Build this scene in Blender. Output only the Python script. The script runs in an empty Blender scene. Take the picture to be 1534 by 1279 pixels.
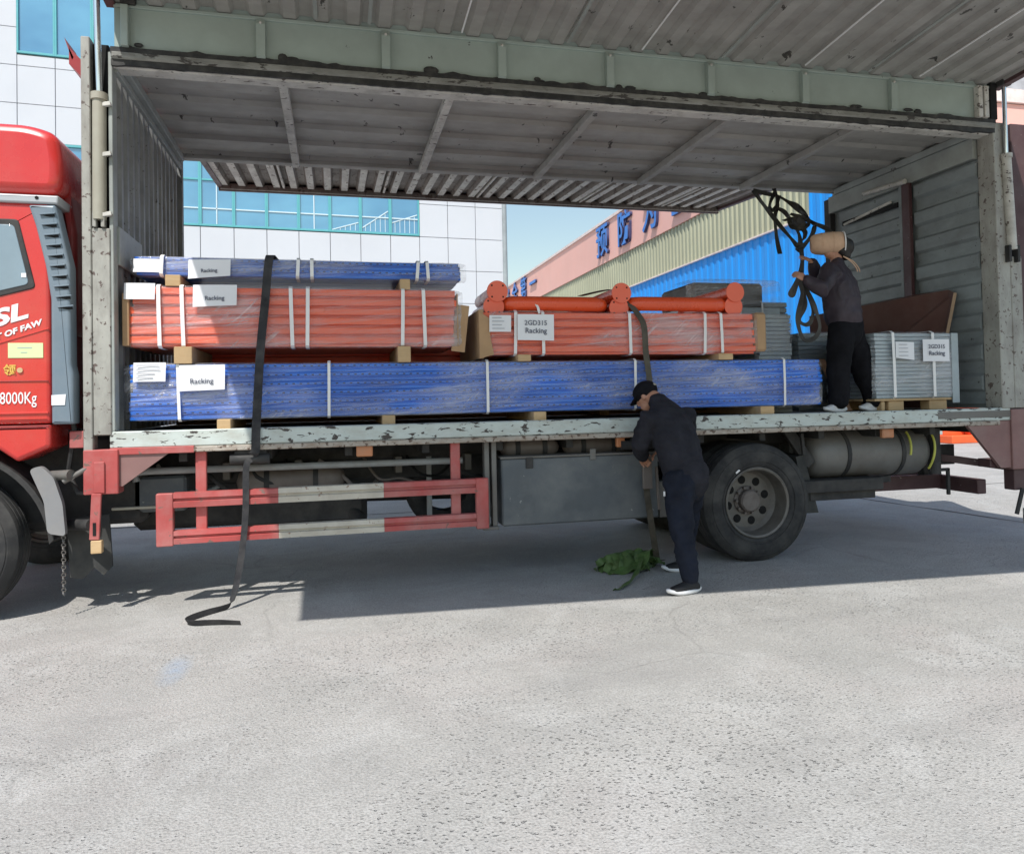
import bpy, bmesh, math, random
from mathutils import Vector, Matrix, noise
random.seed(11)
S = bpy.context.scene
COL = S.collection
R_ = math.radians

# ------------------------------------------------------------------ camera
cam = bpy.data.objects.new('camera', bpy.data.cameras.new('camera'))
COL.objects.link(cam)
cr = Vector((0.97256, -0.23177, -0.02019)); cu = Vector((0.01459, -0.02584, 0.99956)); cf = Vector((0.23219, 0.97243, 0.02175))
M = Matrix.Identity(4)
for i in range(3):
    M[i][0], M[i][1], M[i][2] = cr[i], cu[i], -cf[i]
M[2][3] = 1.457
cam.matrix_world = M
cam.data.sensor_fit = 'HORIZONTAL'; cam.data.sensor_width = 36
cam.data.lens = 36 * 1113 / 1534
cam.data.shift_y = -64.5 / 1534
cam.data.clip_start = .05; cam.data.clip_end = 3000
S.camera = cam
# ------------------------------------------------------------------ sky, sun, exposure
w = bpy.data.worlds.new('World'); S.world = w; w.use_nodes = True
nt = w.node_tree; bg = nt.nodes['Background']
sky = nt.nodes.new('ShaderNodeTexSky'); sky.sky_type = 'NISHITA'; sky.sun_disc = False
sun_dir = Vector((.285, .58, -1)).normalized()
sky.sun_elevation = math.asin(-sun_dir.z); sky.sun_rotation = math.atan2(-sun_dir.x, -sun_dir.y)
sky.air_density = 1.7; sky.dust_density = .8; sky.ozone_density = 1.7
nt.links.new(sky.outputs[0], bg.inputs[0]); bg.inputs[1].default_value = .15
sl = bpy.data.lights.new('sun', 'SUN'); sl.energy = 5.0; sl.angle = R_(.53); sl.color = (1, .965, .91)
so = bpy.data.objects.new('sun', sl); COL.objects.link(so); so.location = (-8, -16, 28)
so.rotation_euler = sun_dir.to_track_quat('-Z', 'Y').to_euler()
S.view_settings.view_transform = 'Standard'; S.view_settings.look = 'None'
S.view_settings.exposure = .0; S.view_settings.gamma = 1
S.cycles.max_bounces = 6; S.cycles.transparent_max_bounces = 10; S.cycles.caustics_reflective = False; S.cycles.caustics_refractive = False

# ------------------------------------------------------------------ materials
def lin(h):
    c = [int(h[i:i + 2], 16) / 255 for i in (0, 2, 4)]
    return tuple(x / 12.92 if x <= .04045 else ((x + .055) / 1.055) ** 2.4 for x in c)
def col4(c): return (c[0], c[1], c[2], 1)
class N:
    def __init__(s, name):
        s.m = bpy.data.materials.new(name); s.m.use_nodes = True
        s.t = s.m.node_tree; s.b = s.t.nodes['Principled BSDF']; s.out = s.t.nodes['Material Output']
        g = s.t.nodes.new('ShaderNodeNewGeometry'); s.pos = g.outputs['Position']; s.geo = g
    def n(s, t, **k):
        o = s.t.nodes.new('ShaderNode' + t)
        for a, b in k.items(): setattr(o, a, b)
        return o
    def l(s, a, b): s.t.links.new(a, b)
    def map(s, sc, src=None, loc=(0, 0, 0)):
        o = s.n('Mapping'); s.l(src or s.pos, o.inputs[0]); o.inputs['Scale'].default_value = sc if hasattr(sc, '__len__') else (sc,) * 3
        o.inputs['Location'].default_value = loc
        return o.outputs[0]
    def noise(s, sc=1, detail=4, rough=.6, src=None, loc=(0, 0, 0), dist=0):
        o = s.n('TexNoise'); s.l(s.map(sc, src, loc), o.inputs['Vector']); o.inputs['Scale'].default_value = 1
        o.inputs['Detail'].default_value = detail; o.inputs['Roughness'].default_value = rough; o.inputs['Distortion'].default_value = dist
        return o.outputs[0]
    def ramp(s, v, a, b, lo=0, hi=1):
        o = s.n('MapRange'); s.l(v, o.inputs[0])
        for i, x in enumerate((a, b, lo, hi)): o.inputs[i + 1].default_value = x
        return o.outputs[0]
    def math(s, op, a, b=None):
        o = s.n('Math', operation=op)
        for i, x in enumerate((a, b)):
            if x is None: continue
            if isinstance(x, (int, float)): o.inputs[i].default_value = x
            else: s.l(x, o.inputs[i])
        return o.outputs[0]
    def mix(s, f, a, b):
        o = s.n('Mix', data_type='RGBA')
        if isinstance(f, (int, float)): o.inputs[0].default_value = f
        else: s.l(f, o.inputs[0])
        for i, x in ((6, a), (7, b)):
            if isinstance(x, tuple): o.inputs[i].default_value = col4(x)
            else: s.l(x, o.inputs[i])
        return o.outputs[2]
    def bump(s, v, d=.01, st=.5, prev=None):
        o = s.n('Bump'); s.l(v, o.inputs['Height']); o.inputs['Distance'].default_value = d; o.inputs['Strength'].default_value = st
        if prev: s.l(prev, o.inputs['Normal'])
        return o.outputs[0]
MATS = {}
def mat(name, c, rough=.55, metal=0, var=.18, vs=2.5, dirt=None, chip=None, streak=None, bump=0, bs=60, coat=0, spec=.5):
    """dirt=(colour, amount, scale)  chip=(colour, threshold, scale)  streak=(scale xyz, colour, amount)"""
    k = N(name); b = k.b
    f = k.ramp(k.noise(vs, 5), .3, .7)
    o = k.mix(f, tuple(x * (1 - var) for x in c), tuple(min(1, x * (1 + var)) for x in c))
    if streak:
        o = k.mix(k.math('MULTIPLY', k.ramp(k.noise(streak[0], 5, .65), .48, .75), streak[2]), o, streak[1])
    if dirt:
        o = k.mix(k.math('MULTIPLY', k.ramp(k.noise(dirt[2], 7, .68, loc=(3.1, 1.7, 9.2)), .42, .72), dirt[1]), o, dirt[0])
    rv = k.ramp(k.noise(vs * 3.3, 4), .3, .7, max(.03, rough - .1), min(1, rough + .12))
    if chip:
        ch = k.ramp(k.noise(chip[2], 6, .62, loc=(7.7, 4.1, 2.2), dist=.4), chip[1], chip[1] + .012)
        o = k.mix(ch, o, chip[0])
    k.l(o, b.inputs['Base Color']); k.l(rv, b.inputs['Roughness'])
    b.inputs['Metallic'].default_value = metal; b.inputs['Specular IOR Level'].default_value = spec
    if coat: b.inputs['Coat Weight'].default_value = coat; b.inputs['Coat Roughness'].default_value = .12
    if bump: k.l(k.bump(k.noise(bs, 4), .004, bump), b.inputs['Normal'])
    MATS[name] = k.m
    return k.m
G = {}
RUST = (.13, .055, .028); DUST = (.36, .32, .27)
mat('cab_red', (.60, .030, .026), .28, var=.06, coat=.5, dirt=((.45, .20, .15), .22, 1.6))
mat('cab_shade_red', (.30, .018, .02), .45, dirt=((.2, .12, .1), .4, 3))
mat('frame_red', (.42, .075, .07), .5, dirt=((.46, .26, .24), .6, 2.5), chip=((.20, .12, .1), 0.645, 14))
mat('frame_cream', (.58, .54, .46), .6, dirt=((.34, .28, .22), .5, 5), chip=((.3, .2, .15), 0.625, 16))
mat('maroon', (.070, .030, .033), .55, dirt=((.14, .095, .09), .5, 2.2), chip=((.30, .24, .22), 0.665, 18))
mat('maroon_dusty', (.24, .13, .12), .6, dirt=((.30, .22, .20), .6, 2.2))
mat('deflector_grey', (.155, .205, .25), .42, var=.08, dirt=((.3, .32, .33), .3, 2))
mat('grey_plastic', (.30, .31, .32), .55, var=.1, dirt=(DUST, .35, 4))
mat('visor_grey', (.42, .44, .46), .4, var=.05)
mat('box_grey', (.33, .355, .335), .55, var=.13, dirt=((.17, .165, .15), .55, 2.4), chip=((.07, .06, .055), 0.680, 9), bump=.15, bs=30)
mat('box_green', (.335, .40, .365), .5, var=.08, dirt=((.20, .22, .2), .35, 1.8), chip=((.05, .05, .045), 0.690, 7))
mat('roof_grey', (.355, .345, .32), .6, var=.12, dirt=((.19, .175, .16), .5, (1.6, 3.5, 2)), chip=((.065, .06, .055), .655, (9, 5, 5)))
mat('rail_grey', (.56, .545, .50), .6, var=.15, dirt=((.2, .18, .16), .6, (6, 6, 9)), chip=((.10, .08, .07), 0.605, (10, 22, 22)))
mat('post_grey', (.36, .355, .32), .6, var=.18, dirt=((.17, .15, .135), .75, (7, 7, 2.5)), chip=((.12, .09, .08), 0.600, 20), bump=.2, bs=50)
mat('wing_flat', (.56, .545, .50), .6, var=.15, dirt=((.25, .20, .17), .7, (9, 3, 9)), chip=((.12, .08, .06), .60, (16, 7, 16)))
mat('wing_far', (.22, .19, .165), .65, var=.2, dirt=((.11, .08, .065), .75, (9, 2.2, 9)), chip=((.10, .07, .055), 0.585, (14, 5, 14)))  # dark tone carries both rust and the shade of the valleys
mat('rear_wall', (.23, .26, .265), .55, var=.14, dirt=((.11, .11, .11), .6, (2, 2, 4)), chip=((.05, .05, .05), 0.665, 14))
mat('front_wall', (.225, .235, .235), .55, var=.12, streak=((9, 9, .8), (.42, .42, .41), .55), dirt=((.10, .10, .10), .5, 4), chip=((.07, .06, .06), 0.645, 17))
mat('deck_rail', (.53, .585, .555), .6, var=.1, dirt=((.36, .34, .28), .55, (5, 5, 12)), chip=((.06, .05, .045), 0.580, (10, 26, 26)), bump=.3, bs=45)
mat('deck_lip', (.42, .38, .33), .7, var=.2, dirt=((.23, .15, .10), .8, (9, 20, 20)), chip=((.12, .08, .06), 0.565, 26))
mat('seal_grey', (.24, .24, .22), .65, var=.25, dirt=((.10, .095, .085), .8, (5, 20, 20)), chip=((.05, .045, .04), .58, (8, 26, 26)), bump=.4, bs=25)
mat('gasket', (.016, .016, .016), .7, var=.3, dirt=((.10, .095, .085), .5, 12))
mat('chassis', (.022, .022, .023), .7, var=.3, dirt=((.085, .078, .07), .6, 4), bump=.2, bs=30)
mat('tank_grey', (.165, .16, .15), .5, metal=.1, var=.15, dirt=((.11, .085, .07), .6, 3))
mat('tank_brown', (.17, .145, .13), .55, var=.15, dirt=((.10, .075, .06), .6, 4))
mat('pipe_grey', (.36, .37, .37), .5, var=.1, dirt=((.2, .18, .16), .5, 6))
mat('toolbox', (.085, .098, .11), .5, var=.12, dirt=((.19, .20, .20), .6, 2.6), chip=((.25, .26, .26), 0.685, 18), bump=.12, bs=22)
mat('chrome', (.75, .76, .78), .16, metal=1, var=.05)
mat('cylinder', (.36, .345, .28), .5, var=.1, dirt=((.27, .23, .18), .5, 5))
mat('rubber', (.022, .022, .023), .78, var=.2, dirt=((.095, .09, .083), .75, 3.5), bump=.15, bs=80)
mat('rim', (.17, .16, .145), .55, metal=.2, var=.2, dirt=((.09, .075, .06), .7, 8))
mat('hub', (.155, .135, .125), .6, var=.2, dirt=((.07, .055, .045), .6, 14))
mat('hole', (.006, .006, .006), .9, var=0)
mat('amber', (.50, .20, .09), .45, var=.15, dirt=((.4, .28, .2), .5, 9))
mat('mudguard', (.235, .235, .24), .55, var=.08, dirt=(DUST, .3, 5))
mat('flap', (.035, .036, .035), .8, var=.3, dirt=((.10, .095, .085), .6, 6))
mat('timber', (.52, .36, .195), .75, var=.2, streak=((4, 30, 30), (.42, .25, .11), .6), bump=.3, bs=60)
mat('timber_dark', (.30, .17, .10), .75, var=.2, streak=((4, 30, 30), (.18, .09, .05), .6))
mat('plywood_brown', (.105, .045, .035), .6, var=.15, dirt=((.17, .10, .08), .5, 4))
mat('plywood_edge', (.42, .29, .19), .75)
mat('cardboard', (.45, .285, .155), .8, var=.15, dirt=((.32, .19, .10), .4, 6))
mat('paper', (.80, .80, .82), .7, var=.04)
mat('print', (.11, .12, .16), .7, var=0)
mat('print_faint', (.42, .43, .47), .7, var=0)
mat('band_white', (.80, .79, .78), .35, var=.06)
mat('strap_black', (.020, .020, .023), .8, var=.25, dirt=((.10, .093, .09), .5, 9), bump=.3, bs=200)
mat('strap_tangle', (.034, .032, .029), .8, var=.3, vs=5, dirt=((.10, .092, .078), .6, 7), bump=.3, bs=200)
mat('strap_olive', (.075, .066, .05), .85, var=.25, dirt=((.16, .14, .11), .6, 9), bump=.3, bs=200)
mat('strap_green', (.060, .115, .030), .6, var=.5, vs=14, dirt=((.15, .20, .07), .7, 18), bump=.3, bs=120)
mat('steel_blue', (.018, .115, .52), .32, var=.12, vs=4, spec=.6)
mat('steel_orange', (.78, .118, .042), .35, var=.08, vs=3, spec=.6)
mat('tube_orange', (.74, .085, .022), .3, var=.06, spec=.6)
mat('flange_orange', (.82, .15, .08), .45, var=.08)
mat('steel_grey', (.36, .42, .45), .42, var=.12, metal=.15, dirt=((.24, .28, .30), .4, 6))
mat('steel_grey_dark', (.20, .235, .25), .45, var=.15, metal=.15)
mat('carton_dark', (.075, .068, .062), .6, var=.3)
mat('facade_panel', (.60, .615, .65), .45, var=.03, vs=.5, dirt=((.62, .64, .68), .35, (.7, .7, .25)))
mat('facade_joint', (.36, .37, .39), .8)
mat('window_frame', (.12, .42, .45), .4, var=.05)
mat('window_bar', (.62, .74, .78), .4, var=.05)
mat('drain', (.30, .33, .34), .5)
mat('clad_pink', (.86, .47, .40), .6, var=.04, vs=.3)
mat('clad_khaki', (.40, .40, .28), .6, var=.08, vs=.4, streak=((3, 3, .15), (.33, .33, .23), .5))
mat('clad_blue', (.016, .31, .86), .45, var=.05, vs=.3)
mat('trim_pale', (.80, .66, .62), .6)
mat('letter_blue', (.05, .22, .66), .45, var=.06)
mat('letter_side', (.05, .05, .13), .6)
mat('wall_pale', (.62, .68, .64), .7, var=.06, dirt=((.5, .5, .45), .4, 1.5))
mat('machine_orange', (.80, .12, .03), .5, var=.1, dirt=((.5, .1, .04), .4, 4))
mat('rubble', (.40, .38, .33), .9, var=.25)
mat('white_paint', (.80, .80, .80), .5, var=.04)
mat('sticker_green', (.66, .82, .40), .6, var=.05)
mat('gold', (.68, .42, .09), .4, var=.1)
mat('glass_dark', (.22, .29, .34), .06, var=.1, spec=.8)
mat('cloth_navy', (.022, .022, .029), .92, var=.3, vs=7, bump=.25, bs=130, spec=.25)
mat('cloth_charcoal', (.034, .034, .046), .8, var=.25, vs=6, bump=.2, bs=120, spec=.3)
mat('cloth_black', (.0075, .0075, .010), .95, var=.3, vs=7, bump=.2, bs=130, spec=.2)
mat('trouser_navy', (.0125, .0155, .026), .92, var=.3, vs=7, bump=.25, bs=130, spec=.25)
mat('cloth_plum', (.040, .030, .040), .6, var=.25, vs=8, bump=.2, bs=90, spec=.4)
mat('bonnet', (.56, .37, .25), .85, var=.14, vs=9, bump=.5, bs=22)
mat('skin', (.46, .235, .155), .5, var=.12, vs=9)
mat('hair', (.012, .010, .009), .5, var=.3, vs=40)
mat('shoe_black', (.013, .013, .015), .7)
mat('shoe_white', (.72, .72, .72), .6, var=.06)
mat('hose_yellow', (.55, .55, .10), .5)

def film_mat():
    k = N('film'); b = k.b
    b.inputs['Base Color'].default_value = (.80, .80, .83, 1); b.inputs['Roughness'].default_value = .10
    b.inputs['Specular IOR Level'].default_value = 1.0; b.inputs['IOR'].default_value = 1.7
    mp = k.n('Mapping'); k.l(k.pos, mp.inputs[0]); mp.inputs['Rotation'].default_value = (0, .10, 0)
    src = mp.outputs[0]
    wr = k.noise((.75, 4, 24), 5, .6, src=src, dist=1.0); wr2 = k.noise((1.5, 8, 60), 4, .6, src=src, loc=(4, 4, 4), dist=.6)
    diag = k.n('Mapping'); k.l(k.pos, diag.inputs[0]); diag.inputs['Rotation'].default_value = (0, .75, 0)
    wr3 = k.noise((3.0, 5, 40), 4, .6, src=diag.outputs[0], dist=.5); big = k.noise((1.1, 2, 3.2), 4, .55, loc=(1.3, 0, 2.2))
    k.l(k.bump(wr3, .010, .6, k.bump(wr2, .012, .8, k.bump(wr, .03, .9))), b.inputs['Normal'])
    tr = k.n('BsdfTransparent'); mx = k.n('MixShader')
    f = k.math('ADD', k.ramp(wr, .46, .70, .05, .24), k.ramp(wr2, .54, .70, 0, .13))
    f = k.math('ADD', f, k.math('MULTIPLY', k.ramp(wr3, .56, .70, 0, .30), k.ramp(big, .48, .62)))
    f = k.math('ADD', f, k.ramp(big, .46, .66, 0, .30))
    k.l(f, mx.inputs[0]); k.l(tr.outputs[0], mx.inputs[1]); k.l(b.outputs[0], mx.inputs[2]); k.l(mx.outputs[0], k.out.inputs[0])
    MATS['film'] = k.m
film_mat()
def blue_perforated():
    k = N('steel_blue_perforated'); b = k.b
    tc = k.n('TexCoord').outputs['Object']; sp = k.n('SeparateXYZ'); k.l(tc, sp.inputs[0])
    fx = k.math('FRACT', k.math('MULTIPLY', sp.outputs[0], 18.5))
    hx = k.math('LESS_THAN', k.math('ABSOLUTE', k.math('SUBTRACT', fx, .5)), .17)
    hz = k.math('LESS_THAN', k.math('ABSOLUTE', k.math('SUBTRACT', sp.outputs[2], .051)), .0052)
    hy = k.math('LESS_THAN', sp.outputs[1], .004)
    h = k.math('MULTIPLY', k.math('MULTIPLY', hx, hz), hy)
    c = k.mix(k.ramp(k.noise((1.3, 8, 8), 4), .35, .68), (.009, .100, .46), (.016, .20, .78))
    k.l(k.mix(h, c, (.004, .012, .06)), b.inputs['Base Color'])
    b.inputs['Roughness'].default_value = .34
    MATS['steel_blue_perforated'] = k.m
blue_perforated()
def glass_teal():
    k = N('glass_teal'); b = k.b
    c = k.mix(k.ramp(k.noise((.35, .35, .6), 3), .35, .7), (.055, .22, .38), (.12, .36, .52))
    k.l(c, b.inputs['Base Color']); b.inputs['Roughness'].default_value = .04
    b.inputs['Specular IOR Level'].default_value = 1.0; b.inputs['IOR'].default_value = 1.9
    k.l(k.bump(k.noise(.5, 2), .05, .25), b.inputs['Normal'])
    MATS['glass_teal'] = k.m
glass_teal()
def ground_mat():
    k = N('concrete'); b = k.b
    big = k.noise(.35, 4, .6); mid = k.noise(2.4, 5, .62, loc=(5, 5, 0)); fine = k.noise(26, 3, .65); grit = k.noise(90, 2, .6)
    c = k.mix(k.ramp(big, .3, .7), (.345, .335, .312), (.475, .462, .435))
    c = k.mix(k.math('MULTIPLY', k.ramp(mid, .40, .66), .6), c, (.325, .318, .30))
    c = k.mix(k.math('MULTIPLY', k.ramp(k.noise(.8, 4, loc=(9, 2, 0)), .5, .7), .35), c, (.455, .405, .385))
    c = k.mix(k.math('MULTIPLY', k.ramp(k.noise(1.3, 6, .65, loc=(1, 14, 0), dist=.8), .50, .62), .45), c, (.50, .495, .475))
    c = k.mix(k.math('MULTIPLY', k.ramp(k.noise((.35, 2.4, 1), 5, .6, loc=(4, 8, 0)), .56, .70), .35), c, (.27, .262, .25))
    # worn patches where pits show
    wear = k.ramp(k.noise(.55, 5, .6, loc=(2.2, 7.7, 0)), .40, .62)
    wc = k.n('TexVoronoi', feature='DISTANCE_TO_EDGE')
    vo = k.n('TexVoronoi'); wob = k.n('VectorMath', operation='ADD'); nz = k.n('TexNoise'); k.l(k.map(7), nz.inputs['Vector']); nz.inputs['Scale'].default_value = 1; nz.inputs['Detail'].default_value = 3
    k.l(k.pos, wob.inputs[0]); sc_ = k.n('VectorMath', operation='SCALE'); k.l(nz.outputs['Color'], sc_.inputs[0]); sc_.inputs['Scale'].default_value = .06; k.l(sc_.outputs[0], wob.inputs[1])
    k.l(k.map((42, 62, 30), wob.outputs[0]), vo.inputs['Vector'])
    wb2 = k.n('VectorMath', operation='ADD'); nz2 = k.n('TexNoise'); k.l(k.map(1.7), nz2.inputs['Vector']); nz2.inputs['Scale'].default_value = 1; nz2.inputs['Detail'].default_value = 5
    sc2 = k.n('VectorMath', operation='SCALE'); k.l(nz2.outputs['Color'], sc2.inputs[0]); sc2.inputs['Scale'].default_value = .55; k.l(k.pos, wb2.inputs[0]); k.l(sc2.outputs[0], wb2.inputs[1])
    k.l(k.map((.33, .42, 0), wb2.outputs[0]), wc.inputs['Vector']); wc.inputs['Scale'].default_value = 1; vo.inputs['Scale'].default_value = 1; vo.inputs['Randomness'].default_value = 1
    pit = k.math('MULTIPLY', k.ramp(vo.outputs['Distance'], .20, .34, 1, 0), k.ramp(fine, .44, .60))
    pit = k.math('MULTIPLY', pit, k.ramp(wear, 0, 1, .12, 1))
    c = k.mix(k.math('MULTIPLY', pit, .5), c, (.17, .165, .155))
    c = k.mix(k.math('MULTIPLY', k.ramp(grit, .44, .60), .50), c, (.20, .196, .188))
    c = k.mix(k.math('MULTIPLY', k.ramp(fine, .48, .66), .22), c, (.55, .54, .52))
    c = k.mix(k.math('MULTIPLY', k.ramp(wc.outputs['Distance'], .0, .006, 1, 0), k.ramp(k.noise(.6, 3, loc=(3, 3, 0)), .46, .56, 0, .3)), c, (.17, .165, .155))
    # blue chalk smear
    d = k.n('VectorMath', operation='DISTANCE'); k.l(k.map((1.25, .42, 1)), d.inputs[0]); d.inputs[1].default_value = (-.885 * 1.25, 4.48 * .42, 0)
    st = k.math('MULTIPLY', k.ramp(d.outputs['Value'], .02, .12, 1, 0), k.ramp(k.noise(9, 4), .35, .6, .35, .85))
    c = k.mix(k.math('MULTIPLY', st, .7), c, (.27, .35, .46))
    # oil / tyre stains
    ol = k.math('MULTIPLY', k.ramp(k.noise((.5, .9, 1), 4, .55, loc=(11, 3, 0)), .60, .74), .30)
    c = k.mix(ol, c, (.22, .21, .205))
    k.l(c, b.inputs['Base Color']); b.inputs['Roughness'].default_value = .86; b.inputs['Specular IOR Level'].default_value = .3
    h = k.math('SUBTRACT', k.math('MULTIPLY', grit, .35), k.math('MULTIPLY', pit, 1.0))
    k.l(k.bump(h, .014, 1.0), b.inputs['Normal'])
    MATS['concrete'] = k.m
ground_mat()

# ------------------------------------------------------------------ mesh helpers
class MB:
    def __init__(s): s.v = []; s.f = []
    def add(s, v, f):
        o = len(s.v); s.v += [tuple(p) for p in v]; s.f += [tuple(i + o for i in q) for q in f]; return s
    def obox(s, c, ax, h, b=0):
        c = Vector(c); ax = [Vector(a) for a in ax]; b = min(b, min(h) * .9)
        P = lambda p: c + ax[0] * p[0] + ax[1] * p[1] + ax[2] * p[2]
        if b <= 0:
            v = [P((x * h[0], y * h[1], z * h[2])) for x in (-1, 1) for y in (-1, 1) for z in (-1, 1)]
            return s.add(v, [(0, 1, 3, 2), (4, 6, 7, 5), (0, 4, 5, 1), (2, 3, 7, 6), (0, 2, 6, 4), (1, 5, 7, 3)])
        v = []; idx = {}
        for sg in [(x, y, z) for x in (-1, 1) for y in (-1, 1) for z in (-1, 1)]:
            for a in range(3):
                idx[sg, a] = len(v)
                v.append(P([sg[i] * (h[i] if i == a else h[i] - b) for i in range(3)]))
        f = []
        for a in range(3):
            o1, o2 = (a + 1) % 3, (a + 2) % 3
            for sa in (-1, 1):
                q = []
                for s1, s2 in ((-1, -1), (1, -1), (1, 1), (-1, 1)):
                    g = [0] * 3; g[a] = sa; g[o1] = s1; g[o2] = s2; q.append(idx[tuple(g), a])
                f.append(q if sa > 0 else q[::-1])
            for s1 in (-1, 1):
                for s2 in (-1, 1):
                    g0 = [0] * 3; g0[a] = -1; g0[o1] = s1; g0[o2] = s2; g1 = list(g0); g1[a] = 1; g0, g1 = tuple(g0), tuple(g1)
                    q = [idx[g0, o1], idx[g1, o1], idx[g1, o2], idx[g0, o2]]
                    f.append(q if s1 * s2 < 0 else q[::-1])
        for sg in [(x, y, z) for x in (-1, 1) for y in (-1, 1) for z in (-1, 1)]:
            q = [idx[sg, 0], idx[sg, 1], idx[sg, 2]]
            f.append(q if sg[0] * sg[1] * sg[2] > 0 else q[::-1])
        return s.add(v, f)
    def box(s, x0, x1, y0, y1, z0, z1, b=.004):
        return s.obox(((x0 + x1) / 2, (y0 + y1) / 2, (z0 + z1) / 2), ((1, 0, 0), (0, 1, 0), (0, 0, 1)), (abs(x1 - x0) / 2, abs(y1 - y0) / 2, abs(z1 - z0) / 2), b)
    def bar(s, p0, p1, w, h, up=(0, 0, 1), b=.003):
        p0, p1 = Vector(p0), Vector(p1); d = (p1 - p0); L = d.length; d.normalize(); u = Vector(up)
        sd = d.cross(u).normalized(); u = sd.cross(d)
        return s.obox((p0 + p1) / 2, (d, sd, u), (L / 2, w / 2, h / 2), b)
    def prism(s, poly, axis, a, b):
        """poly: 2-D points; axis 'y' -> (x,z), 'x' -> (y,z), 'z' -> (x,y)"""
        mk = {'y': lambda p, t: (p[0], t, p[1]), 'x': lambda p, t: (t, p[0], p[1]), 'z': lambda p, t: (p[0], p[1], t)}[axis]
        n = len(poly); v = [mk(p, a) for p in poly] + [mk(p, b) for p in poly]
        f = [tuple(range(n)), tuple(range(2 * n - 1, n - 1, -1))] + [(i, i + n, (i + 1) % n + n, (i + 1) % n) for i in range(n)]
        return s.add(v, f)
    def lathe(s, o, d, prof, n=32, closed=False):
        o = Vector(o); d = Vector(d).normalized(); a = d.orthogonal().normalized(); b = d.cross(a)
        v = []
        for r, h in prof:
            for i in range(n):
                t = 2 * math.pi * i / n; v.append(o + d * h + (a * math.cos(t) + b * math.sin(t)) * r)
        m = len(prof); f = []
        for j in range(m - 1 + (1 if closed else 0)):
            j2 = (j + 1) % m
            for i in range(n):
                i2 = (i + 1) % n; f.append((j * n + i, j * n + i2, j2 * n + i2, j2 * n + i))
        return s.add(v, f)
    def cyl(s, p0, p1, r, r1=None, n=16, b=0):
        p0, p1 = Vector(p0), Vector(p1); L = (p1 - p0).length; r1 = r if r1 is None else r1
        pr = [(0.0005, 0), (r - b, 0)] + ([(r, b), (r1, L - b)] if b else [(r1, L)]) + ([(r1 - b, L)] if b else []) + [(0.0005, L)]
        return s.lathe(p0, p1 - p0, pr, n)
    def tube(s, pts, r, n=8):
        pts = [Vector(p) for p in pts]; v = []; m = len(pts); prev = None
        for i, p in enumerate(pts):
            d = (pts[min(i + 1, m - 1)] - pts[max(i - 1, 0)]).normalized()
            if prev is None: a = d.orthogonal().normalized()
            else: a = (prev - d * prev.dot(d)).normalized()
            prev = a; b = d.cross(a); rr = r[i] if hasattr(r, '__len__') else r
            v += [p + (a * math.cos(2 * math.pi * k / n) + b * math.sin(2 * math.pi * k / n)) * rr for k in range(n)]
        f = [(j * n + i, j * n + (i + 1) % n, (j + 1) * n + (i + 1) % n, (j + 1) * n + i) for j in range(m - 1) for i in range(n)]
        f += [tuple(range(n - 1, -1, -1)), tuple((m - 1) * n + i for i in range(n))]
        return s.add(v, f)
    def ribbon(s, pts, wd, w, t=.004):
        """pts list, wd list of width directions (or one)"""
        pts = [Vector(p) for p in pts]; m = len(pts); v = []
        for i, p in enumerate(pts):
            d = (pts[min(i + 1, m - 1)] - pts[max(i - 1, 0)]).normalized()
            u = Vector(wd[i] if hasattr(wd[0], '__len__') or isinstance(wd[0], Vector) else wd); u = (u - d * u.dot(d)).normalized(); nn = d.cross(u)
            v += [p + u * w / 2 + nn * t / 2, p - u * w / 2 + nn * t / 2, p - u * w / 2 - nn * t / 2, p + u * w / 2 - nn * t / 2]
        f = [(4 * j + i, 4 * j + (i + 1) % 4, 4 * j + 4 + (i + 1) % 4, 4 * j + 4 + i) for j in range(m - 1) for i in range(4)]
        f += [(3, 2, 1, 0), (4 * m - 4, 4 * m - 3, 4 * m - 2, 4 * m - 1)]
        return s.add(v, f)
    def sheet(s, A, B, off):
        n = len(A); off = Vector(off); v = [Vector(p) for p in A] + [Vector(p) for p in B]; v += [p + off for p in v]
        f = []
        for i in range(n - 1):
            f += [(i, i + 1, n + i + 1, n + i), (2 * n + i, 3 * n + i, 3 * n + i + 1, 2 * n + i + 1), (i, 2 * n + i, 2 * n + i + 1, i + 1), (n + i, n + i + 1, 3 * n + i + 1, 3 * n + i)]
        f += [(0, n, 3 * n, 2 * n), (n - 1, 3 * n - 1, 4 * n - 1, 2 * n - 1)]
        return s.add(v, f)
    def sphere(s, c, r, n=14, m=9, ax=None):
        c = Vector(c); ax = ax or (Vector((1, 0, 0)), Vector((0, 1, 0)), Vector((0, 0, 1)))
        r = r if hasattr(r, '__len__') else (r, r, r); v = [c - Vector(ax[2]) * r[2]]
        for j in range(1, m):
            t = math.pi * j / m - math.pi / 2
            for i in range(n):
                p = 2 * math.pi * i / n
                v.append(c + Vector(ax[0]) * (r[0] * math.cos(t) * math.cos(p)) + Vector(ax[1]) * (r[1] * math.cos(t) * math.sin(p)) + Vector(ax[2]) * (r[2] * math.sin(t)))
        v.append(c + Vector(ax[2]) * r[2]); f = []; L = len(v) - 1
        for i in range(n):
            f.append((0, 1 + (i + 1) % n, 1 + i)); f.append((L, L - n + i, L - n + (i + 1) % n))
            for j in range(m - 2):
                a = 1 + j * n; f.append((a + i, a + (i + 1) % n, a + n + (i + 1) % n, a + n + i))
        return s.add(v, f)
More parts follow.
